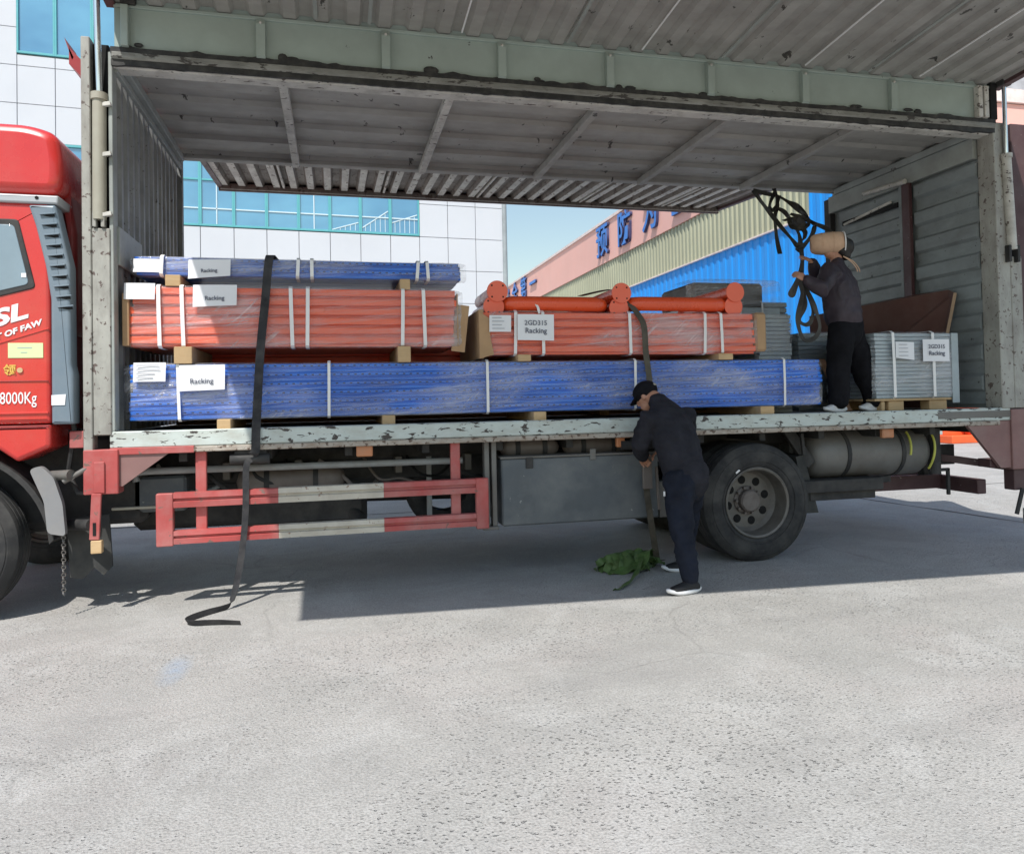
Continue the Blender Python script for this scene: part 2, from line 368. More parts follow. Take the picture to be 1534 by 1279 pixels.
    def mesh(s, name, m, smooth=None):
        me = bpy.data.meshes.new(name); me.from_pydata(s.v, [], s.f)
        bm = bmesh.new(); bm.from_mesh(me); bmesh.ops.recalc_face_normals(bm, faces=bm.faces); bm.to_mesh(me); bm.free()
        me.materials.append(MATS[m])
        if smooth:
            me.polygons.foreach_set('use_smooth', [True] * len(me.polygons)); me.set_sharp_from_angle(angle=R_(smooth))
        return me
WL = {}
def place(name, me, parent=None, local=False, loc=None):
    o = bpy.data.objects.new(name, me); COL.objects.link(o)
    base = Vector((0, 0, 0))
    if parent is not None:
        o.parent = parent
        if not local: base = -WL[parent.name]
    o.location = base + (Vector(loc) if loc else Vector((0, 0, 0)))
    WL[o.name] = Vector(loc) if (loc and not local) else Vector((0, 0, 0))
    return o
def part(name, mb, m, parent=None, smooth=None, local=False, label=None):
    o = place(name, mb.mesh(name, m, smooth), parent, local)
    if label: o['label'] = label
    return o
def tag(o, label, cat, group=None):
    o['label'] = label; o['category'] = cat
    if group: o['group'] = group
    return o
def thing(name, loc, label, cat, group=None, rz=0):
    o = bpy.data.objects.new(name, None); COL.objects.link(o); o.location = loc; o.rotation_euler = (0, 0, rz)
    o.empty_display_size = .1; WL[o.name] = Vector(loc)
    return tag(o, label, cat, group)
def corr(x0, x1, per, dep, flat=.36):
    out = []; x = x0
    while x < x1 - 1e-6:
        for a, d in ((0, 0), (flat, 0), (.5, dep), (.5 + flat, dep)):
            if x + a * per <= x1: out.append((x + a * per, d))
        x += per
    out.append((x1, 0)); return out
def text_mesh(body, size, ex, Mx, m, bold=0, shear=0, side=None):
    cu = bpy.data.curves.new('lettering', 'FONT'); cu.body = body; cu.size = size; cu.extrude = ex; cu.align_x = 'CENTER'; cu.align_y = 'CENTER'
    cu.offset = bold; cu.shear = shear; cu.resolution_u = 3
    o = bpy.data.objects.new('lettering', cu); COL.objects.link(o)
    dg = bpy.context.evaluated_depsgraph_get(); dg.update()
    me = bpy.data.meshes.new_from_object(o.evaluated_get(dg)); bpy.data.objects.remove(o); bpy.data.curves.remove(cu)
    me.materials.clear(); me.materials.append(MATS[m])
    if side:
        me.materials.append(MATS[side])
        for p in me.polygons:
            if abs(p.normal.z) < .5: p.material_index = 1
    me.transform(Mx); return me
def face_cam(x, y, z, rot=0, sx=1):          # text standing in the XZ plane, facing -Y
    m = Matrix(((1, 0, 0, x), (0, 0, -1, y), (0, 1, 0, z), (0, 0, 0, 1)))
    return m @ Matrix.Rotation(rot, 4, 'Z') @ Matrix.Diagonal((sx, 1, 1, 1))

# ================================================================== SETTING
mb = MB(); mb.add([(-400, -60, 0), (400, -60, 0), (400, 500, 0), (-400, 500, 0)], [(0, 1, 2, 3)])
ground = part('ground', mb, 'concrete'); ground['kind'] = 'structure'
def crack(pts, w):
    mb = MB(); P = [Vector(p) for p in pts]; Q = []
    for a, b in zip(P, P[1:]):
        for k in range(14):
            t = k / 14; q = a.lerp(b, t); Q.append(Vector((q.x + noise.noise(q * 3) * .04, q.y + noise.noise(q * 3 + Vector((9, 0, 0))) * .04, .004)))
    Q.append(Vector((P[-1].x, P[-1].y, .004)))
    v = []; f = []
    for i, q in enumerate(Q):
        d = (Q[min(i + 1, len(Q) - 1)] - Q[max(0, i - 1)]).normalized(); n = Vector((-d.y, d.x, 0)); ww = w * (.5 + random.random())
        v += [q + n * ww / 2, q - n * ww / 2]
        if i: f.append((2 * i - 2, 2 * i - 1, 2 * i + 1, 2 * i))
    mb.add(v, f); return mb
for p, wd in (([(3.0, 9.9, 0), (7.0, 9.75, 0), (13.5, 9.4, 0)], .035), ([(6.9, 9.8, 0), (6.6, 18, 0)], .03), ([(6.95, 9.7, 0), (7.4, 6.2, 0), (7.4, 1, 0)], .025), ([(-9, 9.95, 0), (3.0, 9.9, 0)], .03)):
    part('joint', crack(p, wd), 'hole', ground)

# ---------------------------------------------------------------- white panelled building
PW, PH = .905, 1.03
bld = thing('office_building', (5.35, 23.283, 0), 'white panelled office building with teal glazing behind the open truck', 'building', rz=.073)
part('wall', MB().box(-26, -.03, .06, 12, 0, 15.5, 0), 'facade_joint', bld, local=True)
part('plinth', MB().box(-26, 0, -.03, .06, 0, 4.53, 0), 'facade_panel', bld, local=True)
pan = MB().box(0, PW - .016, 0, .05, 0, PH - .016, .006).mesh('panel', 'facade_panel')
half = MB().box(0, PW - .016, 0, .05, 0, .28, .006).mesh('panel', 'facade_panel')
def in_win(u, z0, z1):
    if not (-13.6 < u + PW / 2 < -2.7): return False
    return (z0 < 8.6 and z1 > 6.65) or (z0 < 13.3 and z1 > 11.1)
for c in range(1, 22):
    u = -PW * c
    for r in range(-2, 8):
        z = 6.6 + PH * r
        if z + PH > 14.9: continue
        if in_win(u, z, z + PH):
            if r == 4: place('panel', half, bld, True, (u + .011, 0, z + .011))
            continue
        place('panel', pan, bld, True, (u + .011, 0, z + .011))
part('parapet', MB().box(-26, .05, -.1, .3, 14.84, 15.6), 'facade_panel', bld, local=True)
def win_frame(h, bars):
    m = MB(); m.box(0, .045, .0, .09, 0, h); m.box(PW - .045, PW, .0, .09, 0, h)
    m.box(.045, PW - .045, .0, .09, 0, .06); m.box(.045, PW - .045, .0, .09, h - .06, h)
    return m
wf = win_frame(2.04, 0).mesh('window', 'window_frame')
pane = MB().box(.045, PW - .045, .055, .07, .06, 1.98, 0).mesh('pane', 'glass_teal')
bar1 = MB().box(.045, PW - .045, .03, .054, .50, .535, .003).mesh('transom', 'window_bar')
bar2 = MB().box(.045, PW - .045, .02, .054, 1.32, 1.37, .003).mesh('transom', 'window_frame')
ver = MB().box(.43, .46, .03, .054, .06, 1.31, .003).mesh('glazing_bar', 'window_bar')
for row, z in ((0, 6.62), (1, 11.06)):
    for c in range(4, 16):
        u = -PW * c
        o = place('window', wf, bld, True, (u, -.02, z))
        place('pane', pane, o, True); 
        if row == 0:
            place('transom', bar1, o, True); place('transom', bar2, o, True)
            if c in (7, 10, 12): place('glazing_bar', ver, o, True)
part('drainpipe', MB().cyl((.06, -.02, 0), (.06, -.02, 15), .075, n=12), 'drain', bld, 40, local=True)
# stair rail seen through the glass of the last bays: thin bright bars close behind it
sr = MB()
for c, (z0, z1) in {4: (7.0, 7.28), 5: (6.80, 7.35), 6: (6.7, 6.95)}.items():
    u = -PW * c
    sr.bar((u + .06, .03, z0), (u + PW - .06, .03, z1), .02, .03)
    for q in range(1, 6):
        x = u + q * PW / 6; zt = z0 + (z1 - z0) * q / 6
        sr.box(x - .008, x + .008, .025, .04, 6.70, zt, 0)
part('stair_rail', sr, 'window_bar', bld, local=True)

# ---------------------------------------------------------------- long factory
FX = 18.5
fac = thing('factory_hall', (FX, 58, 0), 'long factory hall with pink, khaki and blue metal cladding bands', 'building')
part('core', MB().box(FX + .2, FX + 30, 22.2, 96, 0, 13.4, 0), 'facade_joint', fac)
def clad(y0, y1, z0, z1, per, dep, m, x=FX):
    pr = corr(y0, y1, per, dep)
    return part('cladding', MB().sheet([(x + d, y, z0) for y, d in pr], [(x + d, y, z1) for y, d in pr], (.03, 0, 0)), m, fac)
clad(25.9, 96, 0, 8.53, .6, .035, 'clad_blue')
clad(25.9, 96, 8.55, 10.86, .42, .07, 'clad_khaki')
part('cladding', MB().box(FX - .06, FX + .12, 25.9, 96, 10.88, 13.62), 'clad_pink', fac)
clad(22.2, 25.88, 0, 13.6, .6, .035, 'clad_blue')
part('coping', MB().box(FX - .16, FX + .2, 22.1, 96, 13.63, 13.82), 'trim_pale', fac)
part('flashing', MB().box(FX - .10, FX + .05, 25.9, 96, 8.49, 8.56), 'trim_pale', fac)
for ch, y in zip('安全第一预防为主', (78.2, 74.6, 71.0, 67.4, 48.7, 44.65, 40.6, 36.6)):
    Mx = Matrix(((0, 0, -1, FX - .16), (-1, 0, 0, y), (0, 1, 0, 12.28), (0, 0, 0, 1)))
    o = place('letter', text_mesh(ch, 2.35, .09, Mx, 'letter_blue', bold=.035, side='letter_side'), fac)
    o['label'] = 'blue raised wall character'
# ---------------------------------------------------------------- pink annex near the tail
ann = thing('factory_annex', (25, 19.2, 0), 'lower pink annex wall beyond the truck tail', 'building')
part('wall', MB().box(18.3, 40, 19.2, 22, 1.4, 10.6), 'clad_pink', ann)
part('plinth', MB().box(18.25, 40.05, 19.14, 22, 0, 1.38), 'wall_pale', ann)
part('coping', MB().box(18.2, 40.1, 19.1, 22.05, 10.62, 11.05), 'trim_pale', ann)
# orange steel base in the yard
og = thing('steel_stand', (17.3, 17.6, 0), 'orange steel stand with sloping brace in the yard behind the tail', 'stand')
part('base', MB().box(16.6, 17.95, 17.2, 18.0, 0, .22, .02), 'machine_orange', og)
part('post', MB().box(17.42, 17.78, 17.45, 17.75, .22, 2.0, .02), 'machine_orange', og)
part('brace', MB().bar((16.75, 17.5, 1.5), (17.55, 17.43, .24), .06, .16), 'machine_orange', og)
part('panel', MB().box(16.72, 17.42, 17.62, 17.68, .22, 2.0, .01), 'machine_orange', og)
rb = MB()
for i in range(26):
    x, y = 18.5 + random.random() * 4.5, 17.6 + random.random() * 1.0; r = .06 + random.random() * .16
    rb.sphere((x, y, r * .3), (r * 1.6, r, r * .6), 7, 5)
o = part('rubble', rb, 'rubble'); o['kind'] = 'stuff'; o['label'] = 'low heap of pale rubble along the annex wall'; o['category'] = 'rubble'

def smooth_path(pts, n=6):
    P = [Vector(p) for p in pts]; out = []
    for i in range(len(P) - 1):
        a, b, c, d = P[max(0, i - 1)], P[i], P[i + 1], P[min(len(P) - 1, i + 2)]
        for k in range(n):
            t = k / n; out.append(.5 * ((2 * b) + (c - a) * t + (2 * a - 5 * b + 4 * c - d) * t * t + (3 * b - a - 3 * c + d) * t ** 3))
    out.append(P[-1]); return out

# ================================================================== TRUCK
YN, YF = 5.81, 8.20          # near and far side of the box
XF, XR = -1.53, 6.20         # inner faces of front and rear walls
ZD, ZR = 1.285, 3.93         # deck, underside of roof rails
tk = thing('box_truck', (1.5, 7.0, 0), 'red cab box truck with both box wings raised and cargo deck open', 'truck')
def tp(name, mb, m, smooth=None, parent=None, label=None): return part(name, mb, m, parent or tk, smooth, label=label)
# deck
dk = tp('deck', MB().box(XF, XR + .05, YN + .06, YF - .06, ZD - .10, ZD - .002), 'roof_grey')
tp('deck_rail', MB().box(-1.56, XR + .08, YN - .005, YN + .06, ZD - .115, ZD + .004, .008), 'deck_rail')
tp('deck_rail', MB().box(-1.56, XR + .08, YF - .06, YF, ZD - .115, ZD + .004, .008), 'deck_rail')
tp('deck_lip', MB().box(-1.42, XR - .05, YN - .012, YN + .05, ZD - .158, ZD - .117, .006), 'deck_lip')
cb = MB()
tp('deck_rail_end', MB().box(-1.56, -1.0, YN - .014, YN + .02, ZD - .162, ZD - .112, .004), 'frame_red')
tp('deck_rail_end', MB().box(5.45, XR + .1, YN - .009, YN + .02, ZD - .085, ZD - .02, .004), 'tank_grey')
for x in [-1.1 + .6 * i for i in range(13)]:
    tp('cross_member', MB().box(x - .03, x + .03, YN + .12, YF - .12, 1.05, ZD - .102), 'chassis')
# roof
pr = corr(YN + .15, YF - .12, .46, .035, .42)
tp('roof_sheet', MB().sheet([(XF, y, 4.055 - d) for y, d in pr], [(XR, y, 4.055 - d) for y, d in pr], (0, 0, .035)), 'roof_grey')
tp('roof_rail', MB().box(XF - .02, XR + .02, YN + .032, YN + .17, ZR - .01, 4.04, .01), 'rail_grey')
tp('roof_rail', MB().box(XF - .02, XR + .02, YF - .12, YF, 3.995, 4.06, .01), 'roof_grey')
tp('roof_rail', MB().box(XF, XF + .07, YN + .15, YF - .12, ZR + .02, 4.02), 'box_grey')
tp('roof_rail', MB().box(XR - .07, XR, YN + .15, YF - .12, ZR + .02, 4.02), 'box_grey')
for x in (-.36, .96, 2.26, 3.52, 4.85):
    tp('roof_rib', MB().box(x - .035, x + .035, YN + .15, YF - .12, 3.945, 4.018, .006), 'rail_grey' if x < 1 else 'roof_grey')
def ragged(x0, x1, y0, y1, z, amp, n):
    A = []; B = []
    for i in range(n + 1):
        x = x0 + (x1 - x0) * i / n; q = noise.noise(Vector((x * 3.1, z, y0))) * .6 + noise.noise(Vector((x * 11, z, 4))) * .5
        A.append((x, y0, z - .012 + min(0, q) * amp)); B.append((x, y0, z + .028 + max(0, q) * amp))
    return MB().sheet(A, B, (0, y1 - y0, 0))
tp('rubber_seal', ragged(XF, XR, YN - .012, YN + .012, 3.938, .035, 240), 'gasket')
tp('seal_rail', MB().box(XF, XR, YN - .030, YN + .028, 3.966, 4.022, .012), 'seal_grey')
tp('rubber_seal', ragged(XF, XR, YN - .026, YN - .006, 4.022, .055, 240), 'gasket')
# wings (raised): upright strip, brackets and long corrugated leaf
def wing(sgn, yh, m_leaf, m_strip, y_edge0, y_edge1):
    a, b = yh, yh + .03 * sgn
    st = tp('wing_strip', MB().box(XF + .02, XR - .06, min(a, b), max(a, b), 4.03, 4.425), m_strip)
    z0, z1 = (4.375, 4.62) if sgn < 0 else (4.375, 4.57)
    pr = corr(XF + .02, XR + .06, .235, .035 if sgn < 0 else .06, .38)
    fx = lambda x: (x - XF) / (XR - XF)
    A = [(x, yh - .02 * sgn, z0 + d) for x, d in pr]
    B = [(x, y_edge0 + (y_edge1 - y_edge0) * fx(x), z1 + d) for x, d in pr]
    lf = tp('wing_leaf', MB().sheet(A, B, (0, 0, .03)), m_leaf)
    P = lambda x, t: Vector((x, yh + (y_edge0 + (y_edge1 - y_edge0) * fx(x) - yh) * t, z0 + (z1 - z0) * t))
    for x, w in ((XF - .0, .07), (XR + .07, .07)):
        part('edge_frame', MB().bar(P(x, 0) + Vector((0, 0, .02)), P(x, 1) + Vector((0, 0, .02)), w, .085), 'maroon', lf)
    part('edge_frame', MB().bar(P(XF, .985) + Vector((0, 0, -.01)), P(XR + .06, .985) + Vector((0, 0, -.01)), .10, .075), m_leaf, lf)
    part('edge_frame', MB().bar(P(XF - .03, 1.0) + Vector((0, 0, .0)), P(XR + .1, 1.0) + Vector((0, 0, .0)), .05, .12), 'maroon', lf)
    part('edge_frame', MB().box(XF + .02, XR - .02, yh - (.05 if sgn < 0 else 0), yh + (.05 if sgn > 0 else 0), 4.345, 4.372), m_strip, lf)
    return st, lf, P
st, lf, P = wing(-1, YN + .03, 'roof_grey', 'box_green', 2.62, 2.10)
for k in range(7):
    x = -.50 + .925 * k; y = YN - .001
    o = tp('wing_bracket', MB().prism([(y, 4.04), (y - .045, 4.06), (y - .05, 4.30), (y - .03, 4.345), (y, 4.345)], 'x', x - .032, x + .032), 'box_green')
    part('bolt', MB().sphere((x, y - .048, 4.31), .012, 8, 6), 'rail_grey', o)
for x, m in ((XF + .10, 'box_green'), (XR - .20, 'rail_grey'), (XR - .13, 'rail_grey')):
    tp('wing_bracket', MB().box(x - .025, x + .025, YN - .06, YN, 4.05, 4.35), m)
tp('wing_end', MB().box(XR - .06, XR + .02, YN - .03, YN + .06, 4.05, 4.40), 'hole')
for i in range(9):                      # welded seams and folds of the leaf
    x = [-.1, 1.02, 1.9, 2.55, 3.3, 4.1, 4.75, 5.3, .3][i]; a, b = P(x, .03), P(x, .75)
    part('seam', MB().bar(a - Vector((0, 0, .012)), b - Vector((0, 0, .012)), .012 if i % 2 else .03, .014), 'white_paint' if i % 2 else 'box_grey', lf)
# torn lumps of seal at the front corner and along the strip
for i in range(14):
    x = random.choice([-1.38, -1.3, -.9, -.35, .2, .8, 1.6, 2.4, 3.1, 3.9, 4.7, 5.3]) + random.uniform(-.08, .08)
    tp('seal_scrap', MB().sphere((x, YN - .012, 4.06 + random.random() * .02), (random.uniform(.02, .07), .012, random.uniform(.012, .035)), 7, 5), 'gasket')
tp('hinge', MB().box(-1.46, -1.36, YN - .05, YN + .02, 4.36, 4.62).cyl((-1.50, YN - .03, 4.5), (-1.32, YN - .03, 4.5), .06), 'chassis')
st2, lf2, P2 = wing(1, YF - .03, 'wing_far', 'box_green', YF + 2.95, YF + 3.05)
for i in range(32):                     # pale flats of the far leaf; valley colour holds rust plus painted-in shade
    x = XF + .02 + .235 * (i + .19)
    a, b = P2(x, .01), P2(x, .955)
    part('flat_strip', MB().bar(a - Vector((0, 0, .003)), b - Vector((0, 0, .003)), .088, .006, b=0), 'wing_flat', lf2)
for i in (3, 9, 15, 22, 28):
    x = XF + .02 + .235 * (i + .6); a, b = P2(x, .01), P2(x, .955)
    part('seam', MB().bar(a + Vector((0, 0, .01)), b + Vector((0, 0, .01)), .03, .05), 'wing_flat', lf2)
# front bulkhead
pr = corr(YN + .08, YF, .165, .038, .3)
tp('bulkhead', MB().sheet([(XF - d, y, ZD) for y, d in pr], [(XF - d, y, ZR + .02) for y, d in pr], (-.03, 0, 0)), 'front_wall')
tp('bulkhead_trim', MB().bar((XF + .012, YN + .05, ZR - .01), (XF + .012, YF, ZR - .01), .03, .05), 'box_grey')
tp('corner_plate', MB().box(XF - .0, XF + .02, YN + .1, YN + .75, 2.50, 2.78), 'box_grey')
tp('corner_post', MB().box(XF - .05, XF + .03, YF - .02, YF + .06, ZD, ZR + .1), 'front_wall')
tp('corner_post', MB().box(XR - .05, XR + .05, YF - .02, YF + .10, ZD, ZR), 'chassis')
# front near corner: flanges, worn plate and wing cylinder
tp('corner_post', MB().box(-1.725, -1.665, YN - .02, YN + .10, 1.00, 4.11, .006), 'post_grey')
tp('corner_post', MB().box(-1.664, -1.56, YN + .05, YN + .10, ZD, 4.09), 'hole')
tp('corner_post', MB().box(-1.663, -1.545, YN - .012, YN + .048, ZD - .02, 2.74, .006), 'post_grey')
tp('corner_post', MB().box(-1.552, -1.525, YN + .0, YN + .11, ZD + .005, 4.02, .004), 'box_grey')
cy = tp('wing_cylinder', MB().cyl((-1.615, YN + .0, 2.80), (-1.610, YN + .0, 3.67), .046, n=20).cyl((-1.61, YN, 3.66), (-1.61, YN, 3.71), .056, n=20), 'cylinder', 40)
part('rod', MB().cyl((-1.610, YN, 3.71), (-1.60, YN - .10, 4.62), .022, n=14), 'chrome', cy, 40)
part('clevis', MB().box(-1.655, -1.63, YN - .03, YN + .03, 2.745, 2.85).box(-1.60, -1.575, YN - .03, YN + .03, 2.745, 2.85), 'post_grey', cy)
for z in (3.62, 3.26, 2.83): part('hook', MB().bar((-1.60, YN - .02, z), (-1.53, YN - .02, z + .015), .03, .03), 'rail_grey', cy)
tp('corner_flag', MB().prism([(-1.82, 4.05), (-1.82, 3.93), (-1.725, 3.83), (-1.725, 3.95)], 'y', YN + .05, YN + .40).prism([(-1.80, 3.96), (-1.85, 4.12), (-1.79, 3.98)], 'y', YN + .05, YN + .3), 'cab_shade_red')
tp('corner_foot', MB().box(-1.725, -1.50, YN - .03, YN + .12, .85, 1.165, .006), 'frame_red')
tp('corner_gusset', MB().prism([(-1.50, 1.165), (-1.12, 1.165), (-1.48, .90), (-1.50, .90)], 'y', YN + .0, YN + .03), 'maroon_dusty')
tp('corner_stub', MB().box(-1.82, -1.726, YN - .0, YN + .08, 1.18, 1.30, .006), 'frame_red')
lt = tp('latch', MB().box(-1.655, -1.585, YN - .045, YN - .032, .86, 1.08), 'frame_red')
part('lever', MB().obox((-1.64, YN - .055, .70), ((1, 0, -.05), (0, 1, 0), (.05, 0, 1)), (.032, .012, .16), .004), 'frame_red', lt)
part('slot', MB().box(-1.655, -1.635, YN - .071, YN - .066, .57, .66, 0), 'hole', lt)
part('catch', MB().box(-1.67, -1.60, YN - .07, YN - .02, .445, .535), 'timber', lt)
# rear wall: ribbed doors, bars, header
rw = tp('door_wall', MB().box(XR + .02, XR + .07, YN + .05, YF, ZD - .0, ZR), 'rear_wall')
prz = corr(ZD + .04, 3.70, .30, .035, .40)
for y0, y1 in ((YN + .19, 6.80), (6.97, 8.02)):
    part('door_leaf', MB().sheet([(XR - .005 - d, y0, z) for z, d in prz], [(XR - .005 - d, y1, z) for z, d in prz], (.03, 0, 0)), 'rear_wall', rw)
part('header', MB().box(XR - .06, XR + .075, YN + .19, YF - .001, 3.74, ZR + .015), 'box_grey', rw)
part('header', MB().box(XR + .001, XR + .07, YN + .19, YF, ZR + .016, 4.12), 'box_grey', rw)
part('door_bar', MB().box(XR - .075, XR - .03, 6.83, 6.94, ZD, 3.74), 'maroon', rw)
part('door_bar', MB().box(XR - .06, XR - .02, 6.955, 7.0, ZD, 3.74), 'rear_wall', rw)
part('lock_rod', MB().cyl((XR - .10, 6.85, 3.76), (XR - .10, 7.5, 3.80), .028), 'rail_grey', rw, 40)
part('slot', MB().box(XR - .058, XR - .045, 7.02, 7.95, 3.52, 3.58), 'hole', rw)
part('lever', MB().bar((XR - .07, 7.1, 3.60), (XR - .07, 7.9, 3.53), .02, .03), 'rail_grey', rw)
tp('corner_post', MB().box(XR - .02, XR + .13, YN - .01, YN + .18, ZD, 4.03, .006), 'post_grey')
tp('corner_post', MB().box(XR + .265, XR + .55, YN + .06, YN + .20, .52, 4.06, .006), 'maroon')
cy = tp('wing_cylinder', MB().cyl((6.335, YN - .03, 2.80), (6.30, YN - .03, 3.70), .043, n=20).cyl((6.302, YN - .03, 3.68), (6.30, YN - .03, 3.72), .052, n=20), 'rail_grey', 40)
part('rod', MB().cyl((6.30, YN - .03, 3.72), (6.27, YN - .06, 4.46), .020, n=14), 'chrome', cy, 40)
part('rod_end', MB().box(6.22, 6.32, YN - .10, YN - .02, 4.36, 4.44), 'chassis', cy)
part('clevis', MB().box(6.27, 6.30, YN - .06, YN + .01, 2.68, 2.84).box(6.37, 6.40, YN - .06, YN + .01, 2.68, 2.84), 'chassis', cy)
tp('corner_post', MB().box(XR + .131, XR + .264, YN - .012, YN + .08, ZD, 2.74, .006), 'post_grey')
tp('corner_gusset', MB().prism([(5.75, 1.165), (6.27, 1.165), (6.27, .72), (6.15, .72)], 'y', YN + .0, YN + .035), 'maroon_dusty')
tp('corner_foot', MB().box(6.271, 6.75, YN - .02, YN + .12, .70, 1.275, .006), 'maroon_dusty')
tp('corner_foot', MB().box(6.08, 6.4, YN + .05, YN + .2, .72, .80, .006), 'maroon')
tp('corner_foot', MB().box(6.30, 6.60, YN + .0, YN + .12, .50, .70, .006), 'maroon')
lt = tp('latch', MB().bar((6.36, YN - .03, .52), (6.28, YN - .03, .28), .02, .04), 'chassis')
part('catch', MB().box(6.38, 6.5, YN - .05, YN, .18, .33), 'post_grey', lt)

# side guard
sg = tp('side_guard', MB().box(-1.26, -1.145, YN - .02, YN + .04, .455, .835, .006), 'frame_red')
part('end_plate', MB().box(1.075, 1.175, YN - .02, YN + .04, .445, .845, .006), 'frame_red', sg)
def grail(x0, x1, z0, z1, m):
    h = z1 - z0
    p = [(YN + .03, z0), (YN - .012, z0 + .004), (YN - .016, z0 + .40 * h), (YN + .006, z0 + .46 * h), (YN + .006, z0 + .58 * h), (YN - .016, z0 + .64 * h), (YN - .012, z1 - .004), (YN + .03, z1)]
    part('rail', MB().prism(p, 'x', x0, x1), m, sg)
for z0, z1 in ((.725, .838), (.463, .565)):
    grail(-1.144, -.42, z0, z1, 'frame_red'); grail(-.419, .355, z0, z1 + .003, 'frame_cream'); grail(.356, 1.074, z0, z1 + .005, 'frame_red')
for x in (-.96, .925): part('hanger', MB().box(x - .04, x + .035, YN + .032, YN + .075, .47, 1.16, .005), 'frame_red', sg)
# chassis and running gear
for y in (6.60, 7.42): tp('frame_rail', MB().box(-3.6, 6.1, y - .04, y + .04, .80, 1.05), 'chassis')
tp('long_pipe', MB().tube([(-1.46, 6.11, .90), (-1.47, 6.11, .96), (-1.40, 6.11, .975), (1.02, 6.11, .965)], .027, 12), 'pipe_grey', 40)
def tank(x0, x1, y, z, r, m, name='air_tank', bands=2):
    prf = [(.001, -.0), (r * .55, .02), (r * .86, .06), (r, .12), (r, x1 - x0 - .12), (r * .86, x1 - x0 - .06), (r * .55, x1 - x0 - .02), (.001, x1 - x0)]
    o = tp(name, MB().lathe((x0, y, z), (1, 0, 0), prf, 32), m, 50)
    for k in range(bands):
        x = x0 + (x1 - x0) * (.28 + .44 * k / max(1, bands - 1))
        part('tank_band', MB().lathe((x - .02, y, z), (1, 0, 0), [(r + .001, 0), (r + .008, 0), (r + .008, .04), (r + .001, .04)], 32, True), 'chassis', o, 50)
    return o
tank(-.78, .08, 6.35, .84, .125, 'tank_brown')
tank(1.33, 1.86, 6.10, 1.055, .085, 'tank_brown'); tank(1.88, 2.50, 6.10, 1.055, .085, 'tank_brown')
o = tank(4.30, 5.66, 6.28, .885, .235, 'tank_grey', 'air_tank')
for k, x in enumerate((5.33, 5.60)):
    a = [Vector((x + .02 * math.sin(t * 2), 6.28 - .262 * math.cos(t), .885 + .262 * math.sin(t))) for t in [(-.1 if k == 0 else -.7) + i * (.9 if k == 0 else 1.6) / 12 for i in range(13)]]
    part('hose', MB().tube(a, .011, 8), 'hose_yellow', o, 40)
tp('tank_cradle', MB().box(4.1, 5.0, 6.0, 6.6, .55, .66).box(4.25, 4.95, 6.05, 6.5, .47, .55), 'chassis')
tp('tank_valve', MB().box(5.05, 5.13, 6.1, 6.2, .60, .655).cyl((5.17, 6.15, .66), (5.17, 6.15, .60), .03), 'chassis')
tp('battery_box', MB().box(-1.50, -1.12, 6.15, 6.6, .66, .93, .02), 'toolbox')
tp('bracket_strip', MB().box(-1.62, -1.1, 6.05, 6.10, .70, .72), 'cylinder')
tp('subframe_fill', MB().box(-1.45, 6.0, 7.50, 7.60, .74, 1.16).box(-1.45, 6.0, 6.50, 6.58, .98, 1.16), 'chassis')  # boxes added to fill the space under the deck dark
tp('engine_fill', MB().box(-2.45, -1.40, 6.15, 7.9, .58, 1.27, .05), 'chassis')  # dark mass, enlarged to close off sunlit ground behind the cab
tp('gearbox', MB().box(-1.6, -.1, 6.55, 7.4, .46, .86, .05).cyl((-.1, 7.0, .62), (3.4, 7.0, .55), .06), 'chassis', 40)
tp('fuel_tank', MB().box(-.75, .25, 6.30, 6.58, .46, .72, .05), 'chassis')
tp('exhaust', MB().tube([(-.2, 6.5, .52), (.02, 6.45, .56), (.12, 6.35, .56), (.20, 6.25, .50)], .055, 14), 'chassis', 40)
for x in (.80, 1.02): tp('hanger_strap', MB().box(x - .025, x + .02, 6.55, 6.58, .42, 1.05), 'pipe_grey' if x < .9 else 'tank_brown')
for k in range(9):
    x0 = -1.35 + .32 * k; q = [(x0 + random.uniform(-.1, .1), 6.45 + random.uniform(-.2, .1), 1.0), (x0 + .1, 6.3 + random.uniform(-.1, .1), .86 + random.uniform(-.05, .05)), (x0 + .28, 6.3 + random.uniform(-.1, .15), .78 + random.uniform(-.1, .08)), (x0 + .42, 6.45, .84 + random.uniform(-.1, .1))]
    tp('air_hose', MB().tube(smooth_path(q), random.choice((.009, .012, .016)), 8), random.choice(('chassis', 'tank_brown', 'hole', 'pipe_grey')), 40)
for x in (-.86, -.3, .52, 1.12, 2.9, 4.3):
    tp('frame_bracket', MB().box(x - .03, x + .03, 6.38, 6.56, .86, 1.0, .006), 'tank_grey')
# spare wheel
def tyre_profile(R, w):
    return [(R * .60, .02), (R * .63, .004), (R * .66, .0), (R * .665, .004), (R * .69, .002), (R * .695, -.005), (R * .80, -.012), (R * .86, -.008), (R * .865, -.003), (R * .88, -.002), (R * .885, -.005), (R * .93, .008), (R * .985, .030), (R, .055), (R, w * .28), (R - .012, w * .285), (R - .012, w * .32), (R, w * .325), (R, w * .48), (R - .012, w * .485), (R - .012, w * .52), (R, w * .525),
            (R, w * .675), (R - .012, w * .68), (R - .012, w * .715), (R, w * .72), (R, w - .055), (R * .985, w - .03), (R * .93, w - .008), (R * .80, w + .012), (R * .66, w), (R * .60, w - .02)]
sp = tp('spare_wheel', MB().lathe((.975, 6.72, .66), (0, 1, 0), [(.20, .02), (.23, 0), (.30, -.01), (.345, .03), (.36, .08), (.36, .2), (.30, .24), (.2, .22)], 40, True), 'rubber', 50)
part('carrier', MB().box(.55, 1.4, 6.80, 6.9, .98, 1.06), 'chassis', sp)
